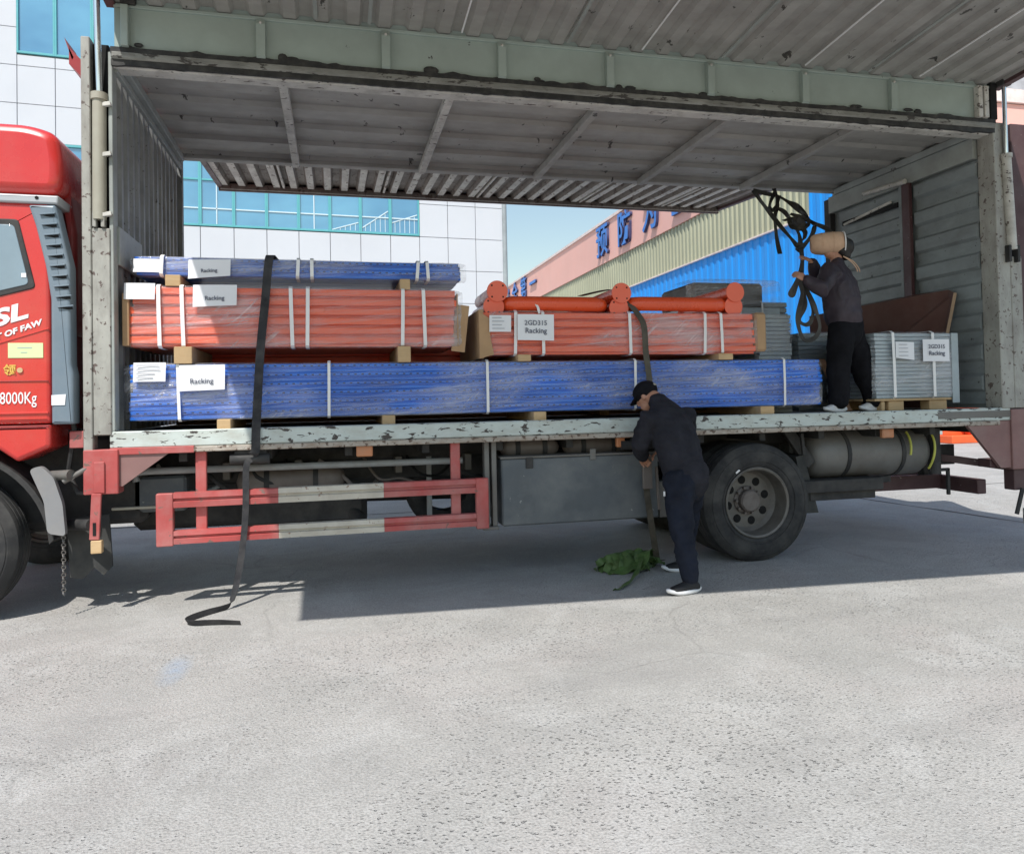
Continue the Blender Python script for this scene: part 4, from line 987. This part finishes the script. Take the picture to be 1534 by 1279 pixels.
sheet_label(b5, 5.44, 5.735, 1.745, 1.955, 5.950, True, 0)
# --- brown plywood sheet leaning on the rear wall and a loose plank
pw = MB(); A = [Vector((5.42, 7.62, 1.29)), Vector((5.975, 6.43, 1.29)), Vector((6.12, 6.25, 2.45)), Vector((6.13, 6.34, 2.495)), Vector((6.10, 6.75, 2.505)), Vector((5.50, 7.75, 2.38))]
pw.add(A + [p + Vector((.02, .012, 0)) for p in A], [tuple(range(6)), tuple(range(11, 5, -1))] + [(i, i + 6, (i + 1) % 6 + 6, (i + 1) % 6) for i in range(6)])
o = part('plywood_sheet', pw, 'plywood_brown'); tag(o, 'dark brown plywood sheet with chipped edge leaning on the ribbed rear wall', 'plywood')
part('raw_edge', MB().bar((5.972, 6.424, 1.30), (6.118, 6.244, 2.45), .012, .03), 'plywood_edge', o)
o = part('loose_plank', MB().bar((4.80, 6.20, ZD), (4.73, 6.50, 1.80), .085, .025), 'timber_dark'); tag(o, 'narrow brown plank standing between the legs of the standing worker', 'plank')

# ================================================================== STRAPS
s1 = thing('cargo_strap', (-.57, 5.79, 0), 'black webbing strap pulled over the blue and orange bundles, its tail curled on the ground', 'strap')
path = [(-.40, 6.75, 2.605), (-.45, 6.1, 2.605), (-.468, 5.955, 2.60), (-.48, 5.905, 2.50), (-.502, 5.895, 2.254), (-.543, 5.885, 1.845), (-.569, 5.79, 1.293), (-.575, 5.785, 1.13), (-.60, 5.80, 1.09)]
part('webbing', MB().ribbon(smooth_path(path), (1, 0, 0), .062, .004), 'strap_black', s1)
path = [(-.61, 5.79, 1.06), (-.642, 5.785, 1.00), (-.648, 5.78, .709), (-.668, 5.77, .45), (-.70, 5.75, .23), (-.725, 5.735, .12), (-.752, 5.705, .035), (-.79, 5.655, .022), (-.87, 5.585, .021), (-.945, 5.50, .021), (-.985, 5.42, .021), (-.975, 5.355, .021), (-.925, 5.32, .021), (-.84, 5.31, .02), (-.74, 5.29, .018), (-.63, 5.255, .012)]
pth = smooth_path(path); wd = []
for i, p in enumerate(pth):
    t = i / (len(pth) - 1); a = 0 if t < .28 else min(1, (t - .28) / .25) * 2.3 + math.sin(t * 9) * .15
    wd.append(Vector((math.cos(a), -.55 * math.sin(a), .25 * math.sin(a) if p.z > .05 else 1.3)))
part('loose_tail', MB().ribbon(pth, wd, .045, .004), 'strap_black', s1)
s2 = thing('cargo_strap', (2.55, 5.8, 0), 'olive brown strap over the orange bundle, hanging in front of the tool box', 'strap')
path = [(2.30, 6.75, 2.44), (2.44, 6.20, 2.42), (2.485, 5.99, 2.27), (2.545, 5.93, 2.16), (2.581, 5.905, 2.06), (2.593, 5.905, 1.83), (2.601, 5.86, 1.571), (2.56, 5.79, 1.30), (2.50, 5.775, 1.10), (2.504, 5.77, .765), (2.55, 5.79, .43), (2.62, 5.88, .20), (2.68, 5.98, .07), (2.72, 6.06, .03), (2.80, 6.12, .02)]
part('webbing', MB().ribbon(smooth_path(path), (1, .1, 0), .055, .005), 'strap_olive', s2)
part('ratchet', MB().box(2.47, 2.55, 5.735, 5.765, .70, .98).bar((2.62, 5.77, .52), (2.60, 5.77, .88), .02, .022), 'tank_brown', s2)
o = part('cross_strap', MB().ribbon(smooth_path([(1.45, 6.5, 2.40), (1.52, 6.15, 2.34), (1.585, 5.985, 2.31), (1.64, 5.93, 2.24), (1.66, 5.925, 2.17)]), (1, .2, 0), .022, .003), 'band_white')
tag(o, 'thin pale band running over the orange tube beside the flange', 'strap')
# tangle held up by the standing worker
s3 = thing('strap_tangle', (4.6, 6.8, 2.6), 'tangled black straps hanging from the far roof edge into the worker hand', 'strap')
tang = [[(4.986, 8.05, 3.95), (4.931, 7.789, 3.733), (4.861, 7.516, 3.532), (4.746, 7.094, 3.239), (4.682, 6.846, 3.076), (4.629, 6.672, 2.965), (4.60, 6.62, 3.00)],
        [(4.986, 8.05, 3.95), (5.133, 7.997, 3.898), (5.242, 7.937, 3.858), (5.288, 7.789, 3.748), (5.28, 7.59, 3.602), (5.272, 7.451, 3.502), (5.205, 7.317, 3.406)],
        [(5.272, 8.05, 3.98), (5.203, 7.888, 3.818), (5.074, 7.689, 3.666), (4.98, 7.60, 3.50), (4.93, 7.5, 3.24), (4.90, 7.4, 3.04)],
        [(5.041, 7.64, 3.628), (5.064, 7.541, 3.558), (5.02, 7.367, 3.434), (5.016, 7.218, 3.331), (5.11, 7.193, 3.318), (5.213, 7.317, 3.406), (5.182, 7.416, 3.474), (5.107, 7.491, 3.524)],
        [(5.218, 7.342, 3.424), (5.252, 7.233, 3.35), (5.293, 7.154, 3.297), (5.30, 7.034, 3.218)],
        [(5.212, 7.203, 3.328), (5.057, 7.02, 3.2), (4.852, 6.821, 3.065), (4.658, 6.647, 2.951)],
        [(4.944, 7.168, 3.295), (4.839, 6.945, 3.144), (4.659, 6.672, 2.966), (4.465, 6.375, 2.783), (4.223, 6.052, 2.595), (4.14, 5.95, 2.51)],
        [(5.279, 8.03, 3.94), (5.117, 7.863, 3.796), (4.954, 7.665, 3.643), (4.937, 7.58, 3.581), (5.115, 7.749, 3.711), (5.269, 7.937, 3.859)],
        [(5.288, 7.789, 3.748), (5.342, 7.714, 3.695), (5.305, 7.516, 3.55), (5.238, 7.317, 3.407), (5.239, 7.233, 3.349)],
        [(4.99, 7.342, 3.415), (4.889, 7.144, 3.277), (4.98, 7.144, 3.28), (4.971, 7.034, 3.207), (4.823, 6.846, 3.08)],
        [(4.898, 7.317, 3.395), (5.046, 7.367, 3.435), (5.124, 7.317, 3.403), (5.08, 7.168, 3.3), (4.946, 7.119, 3.262), (4.917, 7.218, 3.328)],
        [(4.128, 5.96, 2.525), (4.155, 5.95, 2.40), (4.142, 5.95, 2.310), (4.102, 5.95, 2.127), (4.15, 5.94, 1.955), (4.26, 5.94, 1.965), (4.328, 5.95, 2.067), (4.292, 5.95, 2.22), (4.247, 5.96, 2.342), (4.18, 5.96, 2.47)],
        [(4.142, 5.96, 2.507), (4.197, 5.97, 2.283), (4.130, 5.97, 2.142), (4.19, 5.97, 2.09), (4.25, 5.97, 2.12), (4.278, 5.97, 2.223), (4.241, 5.98, 2.376), (4.16, 5.97, 2.49)],
        [(4.13, 5.95, 2.52), (4.06, 5.93, 2.44), (4.02, 5.93, 2.37), (4.06, 5.94, 2.36), (4.11, 5.95, 2.47)]]
for i, p in enumerate(tang):
    q = smooth_path(p, 8); ws = []
    for k in range(len(q)):
        d = (q[min(k + 1, len(q) - 1)] - q[max(k - 1, 0)]).normalized(); w0 = d.cross(Vector((.55, .83, .1))).normalized(); a = .9 * math.sin(k * .16 + i * 1.7)
        ws.append(w0 * math.cos(a) + d.cross(w0) * math.sin(a))
    part('webbing', MB().ribbon(q, ws, .050 if i < 11 else .042, .004), 'strap_tangle', s3, 40)
part('ratchet', MB().obox((5.05, 7.22, 3.35), ((.8, 0, -.6), (0, 1, 0), (.6, 0, .8)), (.07, .03, .035), .008).obox((4.64, 6.66, 2.95), ((.6, 0, .8), (0, 1, 0), (-.8, 0, .6)), (.04, .025, .03), .008), 'chassis', s3)
# green webbing dropped on the ground
s4 = thing('green_strap', (2.4, 5.95, 0), 'crumpled dark green webbing dropped on the ground behind the bending worker', 'strap')
gp = [([(2.14, 5.98, .02), (2.24, 5.93, .075), (2.40, 5.92, .085), (2.52, 5.97, .05)], .15, (.1, .8, .7)),
      ([(2.20, 6.10, .02), (2.35, 6.12, .06), (2.48, 6.08, .09), (2.60, 6.0, .02)], .10, (0, .7, .7)),
      ([(2.60, 6.02, .015), (2.61, 5.97, .13), (2.55, 5.90, .15), (2.46, 5.84, .06), (2.40, 5.80, .015)], .11, (.7, -.5, .3)),
      ([(2.52, 5.93, .14), (2.42, 5.75, .07), (2.28, 5.55, .03), (2.10, 5.36, .010), (2.03, 5.33, .008)], .045, (.8, -.5, .35)),
      ([(2.18, 5.86, .012), (2.30, 5.82, .03), (2.44, 5.83, .05), (2.56, 5.88, .02)], .10, (.1, .9, .3)),
      ([(2.62, 5.93, .01), (2.66, 6.0, .06), (2.58, 6.08, .08), (2.50, 6.04, .03)], .09, (.5, .2, .8))]
for k in range(9):
    x0, y0 = 2.22 + .045 * k, 5.84 + .22 * random.random(); a0 = random.uniform(-1.2, 1.2); L = random.uniform(.10, .17)
    dx, dy = math.cos(a0) * L, math.sin(a0) * L; h = random.uniform(.06, .135)
    gp.append(([(x0 - dx, y0 - dy, .012), (x0 - dx * .6, y0 - dy * .6, h * .8), (x0, y0, h), (x0 + dx * .7, y0 + dy * .7, h * .55), (x0 + dx * 1.1, y0 + dy * 1.1, .012)], random.uniform(.035, .07), (-dy * 4, dx * 4, .5)))
for p, wv, d in gp:
    q = smooth_path(p, 7); ds = [Vector(d) + Vector((math.sin(k * .7) * .25, 0, math.cos(k * .9) * .25)) for k in range(len(q))]
    part('fold', MB().ribbon(q, ds, wv, .004), 'strap_green', s4, 50)

# ================================================================== PEOPLE
def loft(mb, pts, rad, side, n=16):
    P = [Vector(p) for p in pts]; m = len(P); side = Vector(side); rings = []
    for i, p in enumerate(P):
        d = (P[min(i + 1, m - 1)] - P[max(i - 1, 0)]).normalized(); a = (side - d * side.dot(d)).normalized(); b = d.cross(a)
        ra, rb = rad[i] if hasattr(rad[i], '__len__') else (rad[i], rad[i])
        rings.append((p, d, a, b, ra, rb))
    seq = []
    p, d, a, b, ra, rb = rings[0]; q = min(ra, rb)
    for t in (80, 55, 28): seq.append((p - d * q * math.sin(R_(t)), a, b, ra * math.cos(R_(t)), rb * math.cos(R_(t))))
    for p, d, a, b, ra, rb in rings: seq.append((p, a, b, ra, rb))
    q = min(ra, rb)
    for t in (28, 55, 80): seq.append((p + d * q * math.sin(R_(t)), a, b, ra * math.cos(R_(t)), rb * math.cos(R_(t))))
    v = []
    for c, a, b, ra, rb in seq: v += [c + a * ra * math.cos(2 * math.pi * k / n) + b * rb * math.sin(2 * math.pi * k / n) for k in range(n)]
    L = len(seq); f = [(j * n + i, j * n + (i + 1) % n, (j + 1) * n + (i + 1) % n, (j + 1) * n + i) for j in range(L - 1) for i in range(n)]
    f += [tuple(range(n - 1, -1, -1)), tuple((L - 1) * n + i for i in range(n))]
    mb.add(v, f)
def skinned(name, mb, voxel, m, parent, smooth_it=4, folds=None):
    me = mb.mesh(name, m); o = bpy.data.objects.new(name, me); COL.objects.link(o)
    r = o.modifiers.new('r', 'REMESH'); r.mode = 'VOXEL'; r.voxel_size = voxel; r.use_smooth_shade = True
    s = o.modifiers.new('s', 'SMOOTH'); s.factor = .5; s.iterations = smooth_it
    dg = bpy.context.evaluated_depsgraph_get(); dg.update()
    out = bpy.data.meshes.new_from_object(o.evaluated_get(dg)); bpy.data.objects.remove(o)
    out.name = name; out.materials.clear(); out.materials.append(MATS[m])
    if folds:
        amp, sc, sq = folds
        nrm = [v.normal.copy() for v in out.vertices]
        for v, nn in zip(out.vertices, nrm):
            c = v.co; q = noise.noise(Vector((c.x * sc, c.y * sc, c.z * sc * sq)) + Vector((noise.noise(c * 3) * 1.5, 3.3, 0)))
            q = (1 - abs(q) * 2.2) * .7 + noise.noise(c * sc * 2.2) * .4
            v.co = c + nn * q * amp
    out.polygons.foreach_set('use_smooth', [True] * len(out.polygons))
    return place(name, out, parent)
def hand(mb, wrist, d, up, curl=.6, s=1, spread=.15, flip=1):
    """palm along d, back of the hand towards up; five fingers bending away from up"""
    d = Vector(d).normalized(); up = Vector(up); up = (up - d * up.dot(d)).normalized(); sd = d.cross(up) * flip; w = Vector(wrist)
    loft(mb, [w - d * .03, w, w + d * .045, w + d * .085], [(.024 * s, .020 * s), (.026 * s, .019 * s), (.040 * s, .017 * s), (.040 * s, .013 * s)], sd, 12)
    for k, (off, L) in enumerate(((-.030, .074), (-.010, .084), (.010, .078), (.030, .060))):
        p = w + d * .085 + sd * off * s; a = 0; pts = [p - d * .02, p]; dd = d + sd * off * spread * 12
        for seg in range(3):
            a += curl * (.5 if seg == 0 else .75); q = (dd.normalized() * math.cos(a) - up * math.sin(a)) * L * s / 3 * (1.15 - .15 * seg)
            p = p + q; pts.append(p.copy())
        mb.tube(pts, [.0095 * s, .0092 * s, .0085 * s, .0078 * s, .0062 * s], 8)
    p = w + d * .022 - sd * .032 * s; q = (d * .8 - sd * .55 - up * .25 * curl).normalized()
    mb.tube([w + d * .01 - sd * .01, p, p + q * .032 * s, p + (q - up * .35 * curl).normalized() * .062 * s], [.016 * s, .0125 * s, .0105 * s, .0075 * s], 8)
def head(mb, c, fwd, up, s=1):
    c = Vector(c); f = Vector(fwd).normalized(); u = Vector(up); u = (u - f * u.dot(f)).normalized(); r = f.cross(u)
    mb.sphere(c + u * .02 * s, (.076 * s, .097 * s, .105 * s), 20, 14, (r, f, u))
    mb.sphere(c + f * .035 * s - u * .055 * s, (.056 * s, .060 * s, .060 * s), 16, 10, (r, f, u))
    mb.sphere(c + f * .098 * s - u * .010 * s, (.014 * s, .020 * s, .026 * s), 10, 8, (r, f, u))
    mb.sphere(c + f * .082 * s + u * .028 * s, (.050 * s, .018 * s, .014 * s), 10, 8, (r, f, u))
    mb.sphere(c + f * .088 * s - u * .056 * s, (.024 * s, .012 * s, .012 * s), 10, 8, (r, f, u))
    for q in (-1, 1): mb.sphere(c + r * q * .078 * s - f * .005 * s - u * .005 * s, (.012 * s, .020 * s, .032 * s), 10, 8, (r, f, u))
    return c, f, u, r
def shoe(parent, heel, toe, z, m_up, m_sole, w=.048, h=.085, st=.032):
    heel, toe = Vector((heel[0], heel[1], z)), Vector((toe[0], toe[1], z)); d = (toe - heel); L = d.length; d.normalize(); sd = Vector((-d.y, d.x, 0))
    def outline(k, zz, lift=0):
        out = []
        for t in range(24):
            a = 2 * math.pi * t / 24; x = .5 + .5 * math.cos(a); wid = w * (0.80 + .25 * x) * math.sin(a)
            out.append(heel + d * (L * x + k * math.cos(a)) + sd * (wid + k * math.sin(a)) + Vector((0, 0, zz + lift * max(0, x - .7) * .12 + lift * max(0, .2 - x) * .08)))
        return out
    mb = MB(); rs = [outline(-.006, .0005, .6), outline(.004, .010, .6), outline(.006, st * .8, .6), outline(-.002, st, .6)]
    v = [p for r in rs for p in r]; f = [tuple(range(23, -1, -1)), tuple(72 + i for i in range(24))] + [(j * 24 + i, j * 24 + (i + 1) % 24, j * 24 + 24 + (i + 1) % 24, j * 24 + 24 + i) for j in range(3) for i in range(24)]
    up = MB(); loft(up, [heel + d * .045 + Vector((0, 0, .045)), heel + d * .10 + Vector((0, 0, .056)), heel + d * (L * .55) + Vector((0, 0, .046)), heel + d * (L * .80) + Vector((0, 0, .038)), heel + d * (L - .035) + Vector((0, 0, .033))], [(w * .82, .035), (w * .85, .05), (w * .95, .036), (w * .95, .024), (w * .7, .018)], sd)
    loft(up, [heel + d * .07 + Vector((0, 0, .05)), heel + d * .075 + Vector((0, 0, .11))], [w * .75, w * .72], sd)
    u = skinned('shoe', up, .008, m_up, parent, 3)
    part('sole', mb.add(v, f), m_sole, u, 60)
    return u

# ---- worker on the ground, bending to the strap winch
p1 = thing('person', (2.66, 5.42, 0), 'person in dark jacket, navy trousers and cap bending at the deck edge', 'person')
SD = Vector((.90, .42, .06))
tor = [(2.665, 5.375, .80), (2.65, 5.395, .95), (2.625, 5.44, 1.10), (2.595, 5.485, 1.23), (2.575, 5.53, 1.335), (2.545, 5.575, 1.41), (2.525, 5.62, 1.455)]
body = MB()
loft(body, tor, [(.15, .11), (.14, .105), (.16, .11), (.175, .105), (.13, .08), (.062, .065), (.056, .06)], SD)
HC = head(body, (2.500, 5.690, 1.462), (-.55, .66, -.52), (-.30, .42, .86), .98)
armL = [(2.385, 5.425, 1.285), (2.345, 5.50, 1.08), (2.425, 5.66, .985)]; armR = [(2.795, 5.60, 1.30), (2.86, 5.72, 1.09), (2.66, 5.72, 1.02)]
for a in (armL, armR): loft(body, a, [.052, .043, .03], (0, 0, 1), 12)
legL = [(2.575, 5.30, .80), (2.540, 5.20, .44), (2.552, 5.105, .10)]; legR = [(2.745, 5.45, .80), (2.775, 5.58, .43), (2.805, 5.73, .10)]
for a in (legL, legR): loft(body, a, [.085, .058, .038], (1, 0, 0), 12)
hand(body, armL[2], (.42, .62, -.45), (-.6, .3, .7), .75, 1, flip=-1); hand(body, armR[2], (-.9, .12, -.3), (0, .2, 1), .75)
skinned('body', body, .007, 'skin', p1, 3)
jk = MB(); loft(jk, [Vector((2.672, 5.365, .835))] + [Vector(p) for p in tor[1:6]], [(.182, .150), (.186, .150), (.202, .152), (.212, .138), (.160, .102), (.075, .078)], SD, 22)
loft(jk, [(2.676, 5.36, .80), (2.672, 5.365, .845)], [(.180, .154), (.190, .164)], SD, 22)
for a, sgn in ((armL, 0), (armR, 0)):
    A = [Vector(p) for p in a]; loft(jk, [A[0] + (Vector(tor[3]) - A[0]) * .35, A[0], A[0].lerp(A[1], .5), A[1], A[1].lerp(A[2], .55), A[1].lerp(A[2], .97)], [.085, .083, .075, .066, .060, .052], (0, 0, 1))
skinned('jacket', jk, .009, 'cloth_navy', p1, 4, (.014, 6.0, 2.0))
trs = MB(); loft(trs, [(2.66, 5.375, .90), (2.66, 5.375, .82), (2.66, 5.375, .76)], [(.165, .135), (.178, .148), (.165, .14)], SD, 20)
for a in (legL, legR):
    A = [Vector(p) for p in a]; loft(trs, [A[0], A[0].lerp(A[1], .5), A[1], A[1].lerp(A[2], .5), A[1].lerp(A[2], .82), A[1].lerp(A[2], .96)], [.116, .100, .082, .071, .064, .054], (1, 0, 0))
skinned('trousers', trs, .011, 'trouser_navy', p1, 4, (.021, 6.5, 1.6))
part('side_logo', MB().obox((2.432, 5.26, .72), ((.3, -.95, 0), (.95, .3, 0), (0, 0, 1)), (.008, .002, .018), 0), 'white_paint', p1)
shoe(p1, (2.640, 5.115), (2.345, 5.065), 0, 'shoe_black', 'shoe_white'); shoe(p1, (2.90, 5.72), (2.640, 5.79), 0, 'shoe_black', 'shoe_white')
c, f, u, r = HC; cp = MB(); cp.sphere(c + u * .045 - f * .004, (.090, .110, .088), 22, 14, (r, f, u))
cap = skinned('cap', cp, .008, 'cloth_black', p1, 2, (.003, 14, 1))
bm_ = MB(); A = []; B = []
for k in range(11):
    a = R_(-70 + 140 * k / 10); A.append(c + u * .035 + f * (.09 * math.cos(a) + .01) + r * .088 * math.sin(a)); B.append(c + u * (.012) + f * (.165 * math.cos(a) + .0) + r * .094 * math.sin(a))
part('brim', bm_.sheet(A, B, u * .006), 'cloth_black', cap, 60)
part('cap_tab', MB().obox(c + u * .05 - f * .112, (r, f, u), (.018, .004, .010), .002), 'cylinder', cap)

# ---- worker standing on the deck, reaching up to the straps
p2 = thing('person', (4.75, 6.10, ZD), 'person in plum jacket, black trousers and tan bonnet standing on the deck', 'person')
SD = Vector((.80, .60, .03))
tor = [(4.715, 6.10, 2.06), (4.70, 6.10, 2.20), (4.685, 6.11, 2.34), (4.665, 6.12, 2.49), (4.66, 6.13, 2.61), (4.672, 6.138, 2.69), (4.665, 6.14, 2.76)]
body = MB(); loft(body, tor, [(.14, .11), (.13, .10), (.125, .095), (.145, .10), (.12, .075), (.055, .058), (.05, .052)], SD)
HC = head(body, (4.648, 6.142, 2.845), (-.95, .28, .08), (-.05, 0, 1), .95)
armL = [(4.495, 6.005, 2.60), (4.30, 5.860, 2.395), (4.195, 5.945, 2.500)]; armR = [(4.805, 6.25, 2.61), (4.665, 6.44, 2.55), (4.515, 6.285, 2.735)]
for a in (armL, armR): loft(body, a, [.046, .038, .027], (0, 0, 1), 12)
legL = [(4.630, 6.045, 2.05), (4.555, 6.01, 1.69), (4.540, 6.0, 1.38)]; legR = [(4.80, 6.145, 2.05), (4.925, 6.15, 1.70), (5.02, 6.125, 1.385)]
for a in (legL, legR): loft(body, a, [.08, .055, .036], (1, 0, 0), 12)
hand(body, armL[2], (-.72, .05, .42), (-.2, -.8, .4), 1.0, .95, flip=-1); hand(body, armR[2], (-.88, -.08, .30), (.1, -.6, .75), .25, .98, .5, flip=1)
skinned('body', body, .007, 'skin', p2, 3)
jk = MB(); loft(jk, [Vector((4.708, 6.10, 2.175))] + [Vector(p) for p in tor[1:6]], [(.190, .160), (.198, .168), (.198, .165), (.205, .155), (.158, .108), (.066, .070)], SD, 22)
for a in (armL, armR):
    A = [Vector(p) for p in a]; loft(jk, [A[0] + (Vector(tor[3]) - A[0]) * .35, A[0], A[0].lerp(A[1], .5), A[1], A[1].lerp(A[2], .5), A[1].lerp(A[2], .93)], [.080, .079, .074, .068, .058, .046], (0, 0, 1))
skinned('jacket', jk, .009, 'cloth_plum', p2, 4, (.016, 6, 1.1))
trs = MB(); loft(trs, [(4.712, 6.10, 2.17), (4.715, 6.10, 2.08), (4.715, 6.10, 2.0)], [(.165, .14), (.18, .15), (.165, .135)], SD, 20)
for a in (legL, legR):
    A = [Vector(p) for p in a]; loft(trs, [A[0], A[0].lerp(A[1], .5), A[1], A[1].lerp(A[2], .5), A[1].lerp(A[2], .95)], [.116, .108, .100, .094, .088], (1, 0, 0))
skinned('trousers', trs, .011, 'cloth_black', p2, 4, (.016, 6, .9))
shoe(p2, (4.635, 6.015), (4.375, 5.985), ZD, 'shoe_white', 'shoe_white', .044); shoe(p2, (5.085, 6.135), (4.835, 6.085), ZD, 'shoe_white', 'shoe_white', .044)
c, f, u, r = HC; ax = Vector((.90, -.43, .02)).normalized(); o0 = c - ax * .20 + Vector((0, 0, .042))
prf = [(.070, -.018), (.092, -.006), (.108, .025), (.118, .08), (.123, .18), (.118, .26), (.110, .285), (.104, .285), (.112, .258), (.117, .18), (.112, .08), (.100, .025), (.084, .002), (.066, -.008)]
bn = MB(); bn.lathe(o0, ax, prf, 40, True)
bv = []
for p in bn.v:                                   # squash and let the lower rim dip under the chin
    q = Vector(p) - c; bv.append(tuple(c + Vector((q.x, q.y * .86, q.z * (.92 if q.z > 0 else .80)))))
bn.v = bv
bo = part('bonnet', bn, 'bonnet', p2, 60)
for t_, r_ in ((.085, .1200), (.185, .1245)):
    sm = MB().lathe(o0 + ax * t_, ax, [(r_ - .004, 0), (r_ + .0015, .002), (r_ + .0015, .006), (r_ - .004, .008)], 40, True)
    sm.v = [tuple(c + Vector((q.x, q.y * .86, q.z * (.92 if q.z > 0 else .80)))) for q in [Vector(p) - c for p in sm.v]]
    part('seam', sm, 'bonnet', bo, 50)
part('hem', MB().lathe(o0 + ax * .280, ax, [(.094, 0), (.108, 0), (.108, .010), (.094, .010)], 32, True), 'shoe_white', bo, 50)
hr = MB(); hr.sphere(c + ax * .07 + u * .01, (.085, .078, .098), 18, 12); hr.sphere(c + ax * .125 + u * .0, (.052, .06, .075), 16, 10); hr.sphere(c + ax * .11 - u * .08, (.04, .05, .05), 14, 9)
skinned('hair', hr, .009, 'hair', p2, 2, (.004, 18, 1))
for k, dx in enumerate((.075, .10)):
    part('bonnet_string', MB().tube(smooth_path([c + Vector((.02, -.10, -.10)), c + Vector((dx, -.13, -.15)), c + Vector((dx + .05, -.14, -.21)), c + Vector((dx + .07, -.135, -.25))]), .005, 6), 'bonnet', p2)
